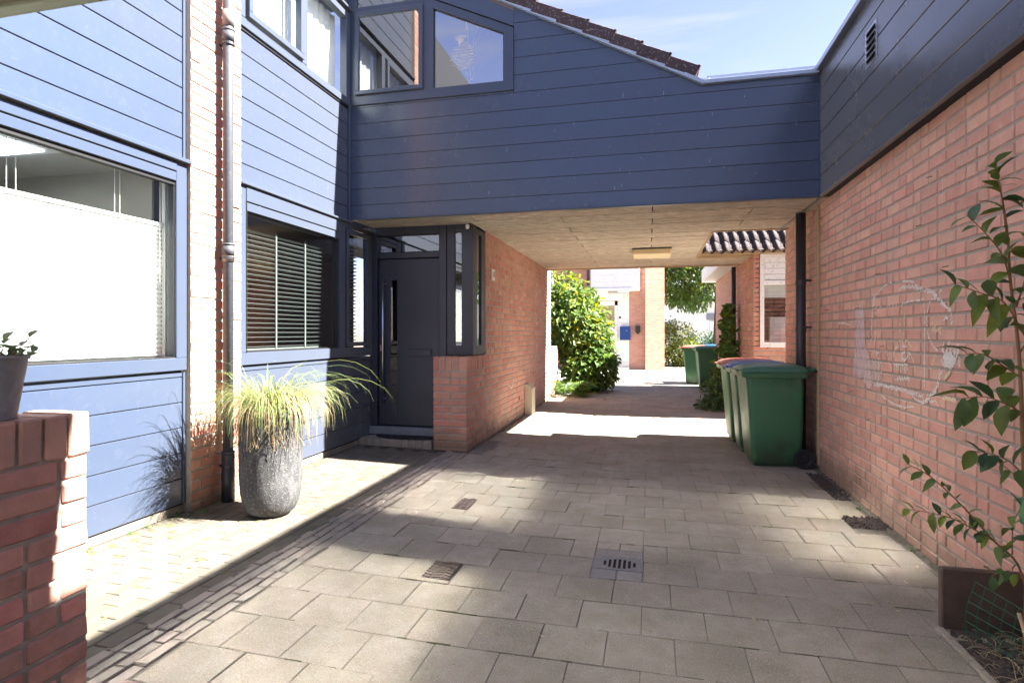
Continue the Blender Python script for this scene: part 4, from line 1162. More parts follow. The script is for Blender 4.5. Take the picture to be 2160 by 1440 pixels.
# chalk drawings on the brick wall
CHALK = {
    'arc1': [(5.055, 1.678), (5.001, 1.706), (4.899, 1.734), (4.782, 1.747), (4.634, 1.745), (4.497, 1.736), (4.384, 1.72)],
    'arc2': [(4.634, 1.695), (4.53, 1.698), (4.4, 1.695), (4.292, 1.68), (4.204, 1.658), (4.12, 1.631), (4.079, 1.604), (4.026, 1.573), (3.962, 1.543), (3.907, 1.516), (3.9, 1.474), (3.9, 1.426)],
    'arc2b': [(4.4, 1.685), (4.277, 1.666), (4.175, 1.643), (4.092, 1.615), (4.039, 1.583), (3.987, 1.556)],
    'fork': [(5.087, 1.688), (5.109, 1.632), (5.131, 1.568), (5.153, 1.487), (5.165, 1.406), (5.165, 1.307)],
    'fork2': [(5.131, 1.686), (5.098, 1.64), (5.065, 1.682)],
    'colL': [(5.076, 1.582), (5.076, 1.486), (5.076, 1.389), (5.087, 1.309)],
    'bar': [(5.065, 1.582), (4.899, 1.587), (4.744, 1.587), (4.599, 1.588), (4.464, 1.599), (4.337, 1.599), (4.247, 1.602)],
    'colM1': [(4.591, 1.606), (4.582, 1.548), (4.608, 1.476), (4.62, 1.389)],
    'colM2': [(4.547, 1.532), (4.551, 1.461), (4.556, 1.375)],
    'tri1': [(4.556, 1.354), (4.634, 1.331), (4.698, 1.289)],
    'tri2': [(4.547, 1.354), (4.48, 1.326), (4.431, 1.296)],
    'tri3': [(4.582, 1.353), (4.568, 1.303), (4.514, 1.294), (4.53, 1.347)],
    'colR': [(4.247, 1.588), (4.244, 1.482), (4.24, 1.35), (4.244, 1.217), (4.247, 1.111), (4.247, 1.025)],
    'body': [(4.092, 1.599), (4.168, 1.584), (4.196, 1.54), (4.215, 1.481), (4.204, 1.416), (4.182, 1.357), (4.12, 1.306), (4.066, 1.285)],
    'hook': [(4.052, 1.615), (4.046, 1.64), (4.02, 1.641)],
    'zig': [(4.14, 1.454), (4.126, 1.389), (4.099, 1.44), (4.092, 1.389), (4.059, 1.421), (4.033, 1.383), (4.039, 1.421), (4.007, 1.433)],
    'legs': [(4.099, 1.262), (4.133, 1.203), (4.175, 1.156)],
    'legs2': [(3.987, 1.334), (4.007, 1.284)],
    'side': [(3.925, 1.341), (3.956, 1.292), (3.981, 1.242)],
    'side2': [(3.829, 1.33), (3.82, 1.26), (3.815, 1.202)],
    'rightarc': [(3.981, 1.482), (3.931, 1.477), (4.0, 1.464)],
    'baseline': [(5.109, 0.992), (4.939, 0.999), (4.782, 1.001), (4.634, 1.0), (4.497, 0.998), (4.368, 0.997), (4.262, 0.991)],
    'baseline2': [(5.044, 1.006), (4.859, 0.998), (4.67, 1.007), (4.547, 1.0), (4.384, 0.988)],
    'tail': [(4.262, 0.951), (4.196, 0.991), (4.12, 1.031), (4.072, 1.067), (4.046, 1.12), (4.02, 1.165)],
    'tail2': [(4.292, 0.948), (4.218, 0.969), (4.147, 1.003), (4.092, 1.04)],
    'fan1': [(4.277, 0.949), (4.368, 0.959), (4.415, 0.975)],
    'fan2': [(4.175, 0.967), (4.092, 0.977), (4.046, 0.938)],
    'lowarc': [(4.939, 0.921), (4.82, 0.902), (4.707, 0.885), (4.547, 0.886), (4.4, 0.911)],
    'gridtop': [(4.725, 1.166), (4.497, 1.178)],
    'ray': [(4.919, 1.35), (4.839, 1.229), (4.791, 1.155), (4.753, 1.131)],
    'letE': [(5.055, 1.269), (5.055, 1.213)],
    'letE1': [(5.055, 1.261), (5.001, 1.266)],
    'letE2': [(5.055, 1.237), (5.006, 1.242)],
    'arch': [(4.735, 1.225), (4.707, 1.271), (4.634, 1.302)],
    'D1': [(4.582, 1.253), (4.591, 1.216), (4.539, 1.204), (4.497, 1.227), (4.489, 1.263), (4.582, 1.253)],
    'leg3': [(4.456, 1.264), (4.4, 1.197), (4.384, 1.136)],
    'leg4': [(4.464, 1.256), (4.472, 1.214)],
    'smile': [(5.983, 1.477), (5.818, 1.478), (5.662, 1.457)],
    'eye1': [(5.871, 1.521), (5.862, 1.502)],
    'eye2': [(5.823, 1.524), (5.818, 1.503)],
    'comb0': [(4.716, 1.17), (4.712, 1.115)],
    'comb1': [(4.679, 1.172), (4.676, 1.117)],
    'comb2': [(4.643, 1.174), (4.64, 1.119)],
    'comb3': [(4.608, 1.176), (4.604, 1.122)],
    'comb4': [(4.573, 1.177), (4.57, 1.124)],
    'comb5': [(4.539, 1.179), (4.536, 1.126)],
    'comb6': [(4.505, 1.181), (4.502, 1.128)],
    'fr0': [(5.199, 1.191), (5.194, 1.018)],
    'fr1': [(5.167, 1.192), (5.162, 1.004)],
    'fr2': [(5.135, 1.194), (5.131, 0.99)],
    'fr3': [(5.105, 1.195), (5.1, 1.025)],
    'fr4': [(5.074, 1.196), (5.07, 1.011)],
    'fr5': [(5.044, 1.197), (5.04, 0.998)],
    'fr6': [(5.014, 1.199), (5.01, 1.032)],
    'fr7': [(4.985, 1.2), (4.981, 1.019)],
    'fr8': [(4.956, 1.201), (4.952, 1.005)],
    'scr0': [(4.716, 1.085), (4.698, 1.057), (4.652, 1.082)],
    'scr1': [(4.67, 1.088), (4.652, 1.06), (4.613, 1.085)],
    'scr2': [(4.626, 1.091), (4.608, 1.063), (4.575, 1.088)],
    'scr3': [(4.582, 1.094), (4.565, 1.067), (4.537, 1.09)],
    'scr4': [(4.539, 1.097), (4.522, 1.07), (4.5, 1.093)],
    'scr5': [(4.497, 1.1), (4.48, 1.073), (4.464, 1.096)],
}
ch = thing('chalk_drawing', 'childish white and pink chalk drawing on the long brick wall', 'chalk drawing', (XR, 4.6, 1.0))
mw, mp_, my = M(), M(), M()
for s, (k, pts) in enumerate(CHALK.items()):
    tgt = my if k in ('colM1', 'colM2', 'tri1', 'tri2', 'ray', 'legs', 'comb0', 'comb2', 'comb4', 'leg3', 'zig') else mw
    wd = .012 if k in ('tail', 'tail2', 'baseline', 'arc2', 'baseline2', 'arc2b', 'side2', 'side', 'fork') else .005
    chalk_line(tgt, pts, wd, XR - .0036, -1, .12, s)
# the filled dress shape
poly = [(5.528, 1.61), (5.34, 1.593), (5.316, 1.457), (5.292, 1.288), (5.199, 1.207), (5.153, 1.062), (5.153, .964), (5.268, .97), (5.389, 1.028), (5.589, 1.041), (5.568, 1.176), (5.515, 1.301), (5.52, 1.46)]
def inside(y, z):
    c = False
    for i in range(len(poly)):
        a, b_ = poly[i], poly[i - 1]
        if (a[1] > z) != (b_[1] > z) and y < (b_[0] - a[0]) * (z - a[1]) / (b_[1] - a[1]) + a[0]: c = not c
    return c
g = random.Random(9)
for _ in range(4200):
    y, z = g.uniform(5.15, 5.6), g.uniform(.95, 1.62)
    if not inside(y, z) or ((z - ZR) % CH < .016 and g.random() < .85): continue
    hgt = g.uniform(.008, .026); ww = g.uniform(.0012, .003)
    if ((z + hgt - ZR) % CH) < hgt: hgt *= .4
    xo = XR - .0036 - g.uniform(0, .002)
    mp_.add([(xo, y - ww, z - hgt), (xo, y + ww, z - hgt), (xo, y + ww + .002, z + hgt), (xo, y - ww + .002, z + hgt)], [(0, 1, 2, 3)], g.random())
for _ in range(260):
    a, rr = g.uniform(0, 6.28), abs(g.gauss(0, .035))
    y, z = 3.935 + rr * 1.3 * math.cos(a), 1.235 + rr * .8 * math.sin(a)
    chalk_line(mw, [(y, z), (y + g.uniform(-.03, .03), z + g.uniform(-.02, .03))], .002, XR - .0036, -1, .1, g.randrange(999))
for _ in range(40):
    y, z = g.uniform(3.83, 3.98), g.uniform(1.0, 1.018)
    chalk_line(my, [(y, z), (y + .03, z + .006)], .003, XR - .0036, -1, .2, g.randrange(999))
    y = g.uniform(0, 1)
    chalk_line(my, [(3.985 - .06 * y, 1.12 + .035 * y), (3.975 - .06 * y, 1.135 + .035 * y)], .006, XR - .0036, -1, .2, g.randrange(999))
for nm_, mm_, mt_ in (('white_strokes', mw, m_chalk_w), ('pink_strokes', mp_, m_chalk_p), ('yellow_strokes', my, m_chalk_y)): obj(nm_, mm_, mt_, ch, kind='stuff')
def nails(m):
    for (y, z) in ((6.35, 2.05), (6.3, 1.62), (6.28, 1.35), (5.45, 1.6), (4.9, 1.3), (4.3, 2.08), (5.2, .72), (3.95, 1.78), (4.15, 2.35), (5.0, 1.84), (5.6, .9)):
        m.tube([(XR + .01, y, z), (XR - .035, y - .01, z - .012)], .0025, 5)
child('wall_nails', rb, m_iron_brown, nails)

# dark drainpipe in front of the wall end
rp = thing('drainpipe', 'dark drainpipe at the bridge end of the right brick wall behind the bins', 'drainpipe', (1.58, 6.93, 0))
QX, QY = 1.575, 6.93
child('pipe', rp, m_pvc_dark, lambda m: m.tube([(QX, QY, 0.0), (QX, QY, 2.67)], .05, 20), smooth=True)
for z in (1.95, 1.45): child('coupling', rp, m_pvc_dark, lambda m: (m.tube([(QX, QY, z - .05), (QX, QY, z + .0)], .054, 20), m.box(QX, XR, QY - .01, QY + .01, z - .01, z + .01)), smooth=False)
boxo('wall_batten', rb, m_wood, XR - .022, XR + .0, 6.60, 6.66, 0.05, 2.68, .003)

# ------------------------------------------------------------------ neighbouring house beyond the side court
nh = thing('neighbour_house', 'brick house with white window beyond the small side court', 'house', (3.0, 12.5, 0))
child('mortar_bed', nh, m_mortar, lambda m: (m.box(XR + .008, 1.72, 10.608, 16.3, -.05, 2.70), m.box(1.72, 4.2, 10.608, 10.75, -.05, 1.13), m.box(2.9, 4.2, 10.608, 10.75, 1.13, 2.72)))
items = wall_bricks('Y', 10.6, -1, XR + .002, 4.2, ZR, 1.14, m_brick, 31)
items += wall_bricks('Y', 10.6, -1, XR + .002, 1.775, 1.18, 2.69, m_brick, 32)
items += wall_bricks('X', XR, -1, 10.6, 12.9, ZR, 2.69, m_brick, 33)
place_blocks('brick', nh, items, 200, 'bricks_farther_back')
child('rear_wall', nh, m_far_brick, lambda m: m.box(XR - .004, XR + .01, 12.9, 16.3, -.05, 2.72))
child('eaves_box', nh, m_white, lambda m: m.box(1.35, 1.72, 12.1, 16.6, 2.725, 3.05, .004))
child('upper_volume', nh, m_far_brick, lambda m: m.box(1.72, 6, 12.2, 16.3, 0, 3.35))
w = child('window', nh, m_white_worn, lambda m: (
    m.box(1.785, 1.85, 10.585, 10.66, 1.15, 2.70, .003), m.box(1.85, 2.9, 10.585, 10.66, 1.15, 1.235, .003), m.box(1.85, 2.9, 10.585, 10.66, 2.185, 2.26, .003), m.box(1.85, 2.9, 10.585, 10.66, 2.655, 2.70, .003)))
for k in range(4): obj('panel_board', M().box(1.855, 2.9, 10.60, 10.62, 2.268 + .097 * k, 2.359 + .097 * k, .002), m_white_worn, w)
pane1('pane', w, [(1.85, 10.62, 1.235), (2.9, 10.62, 1.235), (2.9, 10.62, 2.185), (1.85, 10.62, 2.185)], m_glass)
child('room', nh, m_room_dark, lambda m: (m.box(1.74, 4.0, 12.1, 12.15, 1.0, 2.7), m.box(1.74, 1.78, 10.7, 12.1, 1.0, 2.7), m.box(1.74, 4, 10.76, 12.1, 1.08, 1.12)))
boxo('roller_blind', w, m_blind, 1.855, 2.9, 10.67, 10.69, 1.98, 2.18, .002)
bg = child('dark_bag', None, m_pvc_dark, lambda m: m.lathe([(.05, 0), (.25, .05), (.32, .25), (.28, .5), (.1, .62)], (2.35, 11.2, 1.25), 14), smooth=True, label='dark plastic bundle inside the white window beyond the side court', cat='bag')
cb = boxo('white_box', None, m_white, 1.98, 2.45, 10.85, 10.95, 1.125, 1.66, .006, label='white board leaning inside the window beyond the side court', cat='board')
child('eave_board', nh, m_wood, lambda m: m.box(.80, 4.2, 10.50, 10.56, 2.70, 2.775, .003))
tm = M()
n = 10
prof = []
for i in range(n + 1):
    u = i / n
    prof.append((u * .172 - .086, .028 * math.sin(2 * math.pi * u - .6)))
v = []
for L_ in (-.19, .19):
    for (x, z) in prof: v.append((x, L_, z))
for L_ in (-.19, .19):
    for (x, z) in prof: v.append((x, L_, z - .014))
q = n + 1
f = [(i, i + 1, q + i + 1, q + i) for i in range(n)] + [(2 * q + i, 3 * q + i, 3 * q + i + 1, 2 * q + i + 1) for i in range(n)] + [(i, 2 * q + i, 2 * q + i + 1, i + 1) for i in range(n)]
tm.add(v, f)
ptm = tm.mesh('roof_tile', True); ptm.materials.append(m_tile)
for r_ in range(4):
    for i in range(14):
        o = bpy.data.objects.new('roof_tile', ptm)
        link(o, nh, (.95 + .16 * i, 10.60 + .235 * r_, 2.855 + .20 * r_))
        o.rotation_euler = (R(38) - .0, rnd.uniform(-.01, .01), rnd.uniform(-.008, .008))
child('roof_slope', nh, m_tile, lambda m: m.prism([(10.5, 2.76), (12.0, 3.96), (12.2, 3.4), (10.55, 2.72)], 'x', .86, 4.2))
rp2 = thing('drainpipe', 'thin dark drainpipe with creeper at the far right end of the passage', 'drainpipe', (1.6, 12.35, 0))
child('pipe', rp2, m_pvc_dark, lambda m: m.tube([(1.6, 12.35, 0), (1.6, 12.35, 2.68)], .042, 14), smooth=True)
child('bracket', rp2, m_pvc_dark, lambda m: m.box(1.6, XR, 12.34, 12.36, 1.8, 1.82))

# ------------------------------------------------------------------ overpass behind the camera: its front beam shows at the upper left
op = thing('rear_overpass', 'weathered timber beam of the overpass overhead at the upper left', 'overpass', (-1, 0, 2.65))
boxo('front_beam', op, m_beam, -3.32, 1.56, 1.76, 1.83, 2.65, 2.86, .006)
child('slab', op, m_wool, lambda m: m.box(-3.32, 1.56, -2.0, 1.75, 2.69, 2.82))
child('upper_storey', op, m_navy, lambda m: m.box(-3.32, 1.56, -2.0, 1.82, 2.865, 3.05))

# ------------------------------------------------------------------ low garden wall at the left edge
gw = thing('garden_wall', 'low dark red brick wall with upright coping bricks at the left edge', 'wall', (-2.03, 0.8, 0))
child('mortar_bed', gw, m_mortar, lambda m: m.box(-2.126, -1.929, -.2, 1.676, -.05, 1.10))
GX = -1.92
items = wall_bricks('X', GX, 1, -.2, 1.684, 0.0, CH * 12, m_brick_dark, 41)
items += wall_bricks('X', -2.135, -1, -.2, 1.684, 0.0, CH * 12, m_brick_dark, 42)
for k in range(12):
    if k % 2: items.append((V(-2.0275, 1.634, (k + .5) * CH), (0, 0, 0), (.19, .1, .0665), m_brick_dark, .015))
items += [(V(-2.0275, 1.684 - .04 - .083 * k, 1.04), (0, rnd.uniform(-.01, .01), rnd.uniform(-.02, .02)), (.222, .071, .145), m_brick_dark, .03) for k in range(22)]
place_blocks('brick', gw, items, 200, 'bricks_lower_down', b=.007, jit=.003)

# ------------------------------------------------------------------ wheeled bins
def rrect(hx, hy, r, z, cx_=0.0, n=5):
    pts = []
    for (sx, sy, a0) in ((1, 1, 0), (-1, 1, 90), (-1, -1, 180), (1, -1, 270)):
        for i in range(n + 1):
            a = R(a0 + 90 * i / n)
            pts.append((cx_ + sx * (hx - r) + r * math.cos(a), sy * (hy - r) + r * math.sin(a), z))
    return pts
def loft(m, rings, cap0=True, cap1=True):
    n = len(rings[0]); o = len(m.v)
    for rg in rings: m.v.extend(rg)
    for i in range(len(rings) - 1):
        for k in range(n):
            m.f.append((o + i * n + k, o + i * n + (k + 1) % n, o + (i + 1) * n + (k + 1) % n, o + (i + 1) * n + k)); m.r.append(0)
    if cap0: m.f.append(tuple(o + k for k in range(n - 1, -1, -1))); m.r.append(0)
    if cap1: m.f.append(tuple(o + (len(rings) - 1) * n + k for k in range(n))); m.r.append(0)

def smooth_by_angle(o, deg=40):
    me = o.data
    me.polygons.foreach_set('use_smooth', [True] * len(me.polygons))
    try: me.set_sharp_from_angle(angle=R(deg))
    except Exception: pass
    return o

def make_bin(label, lid_mat, dented=False):
    t = thing('wheelie_bin', label, 'bin', (0, 0, 0), 'wheeled refuse bins')
    m = M()
    # front of the bin at -x, wheels at +x
    loft(m, [rrect(.225, .215, .05, .035, .005), rrect(.245, .235, .055, .06, .0), rrect(.262, .25, .055, .45, -.012), rrect(.282, .268, .05, .90, -.03), rrect(.286, .27, .05, .93, -.032)], True, False)
    smooth_by_angle(obj('body', m, m_bin, t))
    m = M()
    loft(m, [rrect(.30, .285, .035, .925, -.035), rrect(.318, .30, .035, .93, -.04), rrect(.325, .305, .03, .975, -.04), rrect(.31, .29, .03, .98, -.04)], False, True)
    smooth_by_angle(obj('rim', m, m_bin, t), 30)
    m = M()
    rings = []
    for (e, z, c) in ((.33, .978, -.035), (.335, .995, -.035), (.328, 1.012, -.033), (.30, 1.035, -.02), (.24, 1.052, .0), (.16, 1.062, .01), (.06, 1.066, .012)):
        rings.append(rrect(e, e * .93, min(.08, e * .5), z, c))
    loft(m, rings)
    m.box(-.40, -.33, -.19, .19, .985, 1.003, .006)
    lid = smooth_by_angle(obj('lid', m, lid_mat, t), 35)
    m = M()
    m.box(-.22, .16, -.245, -.215, 1.015, 1.045, .012); m.box(-.22, .16, .215, .245, 1.015, 1.045, .012)
    obj('lid_ridge', m, lid_mat, lid)
    for s in (-1, 1):
        m = M(); m.tube([(.30, s * .2, 1.0), (.37, s * .2, 1.01), (.385, s * .13, 1.01), (.385, s * .05, 1.01)], .016, 10)
        obj('handle', m, m_bin, t, True)
    m = M(); m.tube([(.365, -.27, 1.0), (.365, .27, 1.0)], .013, 10)
    obj('hinge_bar', m, m_black, t, True)
    for s in (-1, 1):
        for x in (-.06, .10):
            obj('rib', M().box(x - .008, x + .008, s * .262, s * .285, .84, .925, .003), m_bin, t)
        obj('rib', M().box(-.26, -.23, s * .24, s * .275, .88, .925, .003), m_bin, t)
    m = M(); m.tube([(.25, -.27, .10), (.25, .27, .10)], .012, 8); obj('axle', m, m_black, t)
    for s in (-1, 1):
        m = M(); m.lathe([(.062, -.024), (.095, -.026), (.1, -.018), (.1, .018), (.095, .026), (.062, .024)], (.25, s * .262, .10), 28, 'y', False, False)
        wl = smooth_by_angle(obj('wheel', m, m_rubber, t), 45)
        m = M()
        m.lathe([(.001, -.018), (.02, -.02), (.022, -.012), (.05, -.010), (.062, -.016), (.062, .016), (.05, .010), (.022, .012), (.02, .02), (.001, .018)], (.25, s * .262, .10), 24, 'y', False, False)
        for k in range(5):
            a = 2 * math.pi * k / 5
            m.obox((.25 + .038 * math.cos(a), s * .262, .10 + .038 * math.sin(a)), (.036, .034, .012), Matrix.Rotation(-a, 3, 'Y'), .002)
        obj('hub', m, m_black, wl)
    obj('foot', M().box(-.22, .2, -.17, .17, .0, .04, .01), m_bin, t)
    return t
b1 = make_bin('front green bin with green lid against the right brick wall', m_lid_green)
b2 = make_bin('middle green bin with blue lid in the row by the right wall', m_lid_blue)
b3 = make_bin('rearmost bin with orange lid in the row by the right wall', m_lid_red)
for b_, x, y, rz in ((b1, 1.275, 6.86, .05), (b2, 1.27, 7.55, -.02), (b3, 1.25, 8.22, .03)):
    b_.location = (x, y, 0); b_.rotation_euler = (0, 0, rz)
copy_tree(b1, (1.48, 16.1, 0), .06, 'distant green bin with green lid beyond the creeper')
copy_tree(b3, (1.22, 16.95, 0), -.1, 'distant bin with orange lid standing left behind a green one')
copy_tree(b2, (1.75, 17.6, 0), .1, 'distant bin with blue lid almost hidden behind a green one')

# ------------------------------------------------------------------ leaves and plants
def leaf_mesh(name, l, w_, droop, fold, mt, seed, curl=0.0, n=4):
    g = random.Random(seed)
    m = M()
    v = []
    for i in range(n + 1):
        u = i / n
        hw = w_ * .5 * (math.sin(math.pi * min(1.0, u * .92 + .04)) ** .8) * (1.0 if u < .55 else 1 - (u - .55) * .5)
        if i == n: hw = .001
        y = u * l * (1 - .12 * u)
        z = -droop * l * u * u + curl * l * math.sin(u * 5)
        v += [(-hw, y, z + hw * fold), (0, y, z), (hw, y, z + hw * fold)]
    f = []
    for i in range(n):
        a = 3 * i
        f += [(a, a + 1, a + 4, a + 3), (a + 1, a + 2, a + 5, a + 4)]
    m.add(v, f)
    me = m.mesh(name, True); me.materials.append(mt)
    return me

def leaf_rot(dirv, roll):
    """rotation taking +y to dirv, with a roll about it"""
    d = Vector(dirv).normalized()
    q = d.to_track_quat('Y', 'Z')
    return (q.to_matrix() @ Matrix.Rotation(roll, 3, 'Y')).to_euler()

def foliage(m, blobs, n, size, g, flat=0.35, shell=0.55):
    """leaf clusters through ellipsoid volumes: blobs (centre, radii, weight)"""
    tot = sum(b_[2] for b_ in blobs)
    for (c, r, wgt) in blobs:
        k = int(n * wgt / tot)
        for _ in range(k):
            d = Vector((g.gauss(0, 1), g.gauss(0, 1), g.gauss(0, 1))).normalized()
            rr = shell + (1 - shell) * (g.random() ** .6)
            rr *= 1 + .16 * math.sin(d.x * 7 + c[0] * 3) * math.cos(d.z * 6 + d.y * 5) + g.uniform(-.08, .1)
            p = Vector(c) + Vector((d.x * r[0], d.y * r[1], d.z * r[2])) * rr
            if p.z < .02: continue
            nd = (d * .7 + Vector((g.gauss(0, .5), g.gauss(0, .5), g.gauss(0, .5) - flat))).normalized()
            s = size * g.uniform(.6, 1.3)
            a = nd.cross(Vector((g.gauss(0, .3), g.gauss(0, .3), 1))).normalized()
            up = a.cross(nd)
            w2 = s * .32
            tip = p + nd * s - Vector((0, 0, s * .2))
            mid = p + nd * s * .5
            rv = g.random()
            m.add([p, mid + a * w2 + up * w2 * .25, tip, mid - a * w2 + up * w2 * .25], [(0, 1, 2), (0, 2, 3)], rv)

def stems(m, base, tips, r0, g):
    for tp in tips:
        b0 = Vector(base) + Vector((g.uniform(-.08, .08), g.uniform(-.08, .08), 0))
        tp = Vector(tp)
        mid = b0.lerp(tp, .5) + Vector((g.uniform(-.1, .1), g.uniform(-.1, .1), .1))
        m.tube([b0, mid, tp], [r0, r0 * .7, r0 * .3], 6)

# shrub at the end of the passage
g = random.Random(17)
sh = thing('evergreen_shrub', 'tall sunlit evergreen shrub spilling over the low wall at the passage end', 'shrub', (-1.75, 14.3, 0))
blobs = [((-2.0, 14.3, 1.7), (.85, .9, .9), 3), ((-1.5, 14.4, 1.15), (.6, .7, .75), 2.4), ((-1.25, 14.2, .6), (.5, .6, .55), 1.8), ((-2.4, 14.5, 2.2), (.7, .8, .6), 1.6), ((-1.6, 13.9, .5), (.4, .5, .5), 1.2)]
m = M(); foliage(m, blobs, 5200, .17, g); obj('foliage', m, m_leaf, sh, kind='stuff')
m = M(); foliage(m, [((c[0], c[1], c[2] + .12), (r[0] * 1.03, r[1] * 1.03, r[2] * 1.03), w_) for c, r, w_ in blobs[:2] + blobs[3:4]], 1500, .17, g, .15, .85); obj('young_leaves', m, m_leaf_yellow, sh, kind='stuff')
m = M(); stems(m, (-1.9, 14.3, 0), [(-2.2, 14.3, 1.9), (-1.6, 14.2, 1.6), (-1.2, 14.1, .9), (-1.7, 14.6, 2.0), (-1.3, 14.5, 1.2)], .035, g); obj('branches', m, m_bark, sh)
fe = thing('fern', 'feathery green fern at the foot of the shrub by the passage wall', 'fern', (-1.75, 12.8, 0))
def fern(m, base, n, ln, g):
    for k in range(n):
        a = g.uniform(0, 2 * math.pi)
        L_ = ln * g.uniform(.6, 1.1)
        rise = g.uniform(.5, 1.0)
        pv = None
        rv = g.random()
        for i in range(15):
            u = i / 14
            p = Vector(base) + Vector((math.cos(a), math.sin(a), 0)) * L_ * u + Vector((0, 0, L_ * rise * (1.5 * u - 1.25 * u * u)))
            sd = Vector((-math.sin(a), math.cos(a), 0))
            ll = L_ * .22 * math.sin(math.pi * (u * .9 + .1))
            fw = Vector((math.cos(a), math.sin(a), -.2))
            for s in (-1, 1):
                m.add([p, p + sd * s * ll * .5 + fw * .02, p + sd * s * ll + fw * ll * .5 + Vector((0, 0, -ll * .25)), p + sd * s * ll * .5 + fw * .055], [(0, 1, 2), (0, 2, 3)], rv)
m = M(); fern(m, (-1.78, 12.9, .05), 26, .75, g); fern(m, (-1.5, 13.3, .05), 16, .6, g); fern(m, (-1.35, 12.8, .0), 10, .4, g); obj('fronds', m, m_leaf, fe, kind='stuff')

# creeper on the far drainpipe and ground cover at its foot
cr = thing('creeper', 'green creeper climbing the far drainpipe on the right of the passage', 'creeper', (1.55, 12.3, 0))
def creeper(m, g):
    for k in range(760):
        z = g.uniform(.1, 1.95)
        sp = .26 * (1 - z / 2.3)
        c = Vector((1.52 + g.gauss(0, sp * .6) - .05, 12.2 + g.gauss(0, .12), z))
        rv = g.random()
        a0 = g.uniform(0, 6.28)
        for q in range(5):
            a = a0 + (q - 2) * .6
            d = Vector((math.sin(a) * .8, -.5, -abs(math.cos(a)) * .7 + .1)).normalized()
            s = .085 * g.uniform(.7, 1.2)
            sd = d.cross(Vector((0, -1, .3))).normalized() * s * .28
            m.add([c, c + d * s * .55 + sd, c + d * s, c + d * s * .55 - sd], [(0, 1, 2), (0, 2, 3)], rv)
m = M(); creeper(m, g); obj('foliage', m, m_leaf, cr, kind='stuff')
m = M(); stems(m, (1.56, 12.28, 0), [(1.58, 12.3, 1.9), (1.5, 12.25, 1.6), (1.35, 12.2, .9)], .014, g); obj('stem', m, m_bark, cr)
gcv = thing('ground_cover', 'low leafy plants heaped on the paving under the creeper', 'plants', (1.35, 11.9, 0))
m = M(); foliage(m, [((1.38, 11.9, .15), (.3, .7, .35), 2), ((1.15, 11.5, .05), (.3, .5, .17), 1.3), ((1.45, 12.6, .35), (.25, .5, .45), 1.5)], 1500, .09, g); fern(m, (1.05, 11.5, .0), 18, .28, g)
obj('foliage', m, m_leaf_dark, gcv, kind='stuff')
m = M(); foliage(m, [((1.3, 11.7, .2), (.33, .7, .35), 2)], 420, .09, g, .1, .9); obj('fresh_leaves', m, m_leaf, gcv, kind='stuff')

# ------------------------------------------------------------------ big pot with grass
pot = thing('planter_pot', 'tall weathered grey cement pot in front of the brick pilaster', 'plant pot', (-2.72, 3.86, gz(-2.72)))
px_, py_, pz_ = -2.735, 3.87, gz(-2.735)
prof = [(.10, 0), (.135, .008), (.17, .035), (.197, .09), (.213, .17), (.221, .28), (.225, .46), (.226, .62), (.225, .755), (.221, .77), (.202, .77), (.196, .71), (.0, .705)]
smooth_by_angle(child('body', pot, m_pot, lambda m: m.lathe(prof, (px_, py_, pz_), 48)), 50)
child('soil', pot, m_soil, lambda m: m.lathe([(.198, .72), (.1, .74), (0.001, .745)], (px_, py_, pz_), 24, cap0=False))
gr = thing('ornamental_grass', 'sunlit yellow green ornamental grass overflowing the grey pot', 'grass plant', (px_, py_, pz_ + .69))
g = random.Random(23)
def blades(m, n, lmin, lmax, hmax, spread, wd, g, wind=(0, 0)):
    for k in range(n):
        a = g.uniform(0, 2 * math.pi)
        r0 = .17 * math.sqrt(g.random())
        b0 = Vector((px_ + r0 * math.cos(a), py_ + r0 * math.sin(a), pz_ + .73))
        a += g.gauss(0, .5)
        L_ = g.uniform(lmin, lmax)
        out = Vector((math.cos(a) + wind[0], math.sin(a) + wind[1], 0))
        th = R(g.uniform(48, 86))
        bend = g.uniform(1.6, 3.1) * spread
        p = b0.copy(); pts = [p.copy()]
        ns = 9
        for i in range(ns):
            p = p + (out * math.cos(th) + Vector((0, 0, math.sin(th)))) * (L_ / ns)
            th -= bend / ns * (0.5 + i / ns)
            th = max(th, R(-86))
            pts.append(p.copy())
        sd = Vector((-out.y, out.x, 0)).normalized()
        rv = g.random()
        w_ = wd * g.uniform(.6, 1.3)
        v = []
        for i, q in enumerate(pts):
            ww = w_ * (1 - (i / ns) ** 2) + .0004
            v += [q - sd * ww, q + sd * ww + Vector((0, 0, ww * .4))]
        m.add(v, [(2 * i, 2 * i + 1, 2 * i + 3, 2 * i + 2) for i in range(ns)], rv)
m = M(); blades(m, 640, .22, .62, .5, 1.45, .0025, g, (.03, -.03)); blades(m, 60, .3, .5, .5, .7, .005, g, (.0, .0)); blades(m, 34, .6, .98, .5, 1.5, .0024, g, (.22, -.1)); obj('blades', m, m_blade, gr, kind='stuff')
m = M(); blades(m, 520, .2, .62, .3, 1.7, .002, g, (.06, -.1)); obj('dry_blades', m, m_straw, gr, kind='stuff')
m = M()
for k in range(60):
    a = g.uniform(-2.9, .2)
    p = Vector((px_ + .226 * math.cos(a), py_ + .226 * math.sin(a), pz_ + .75)); pts = [p.copy()]
    for i in range(7):
        p = p + Vector((g.gauss(0, .012) + .006 * math.cos(a), g.gauss(0, .01) + .004 * math.sin(a), -g.uniform(.015, .05))); pts.append(p.copy())
    m.tube(pts, .0016, 4, g.random(), False)
obj('dead_roots', m, m_straw, gr, kind='stuff')

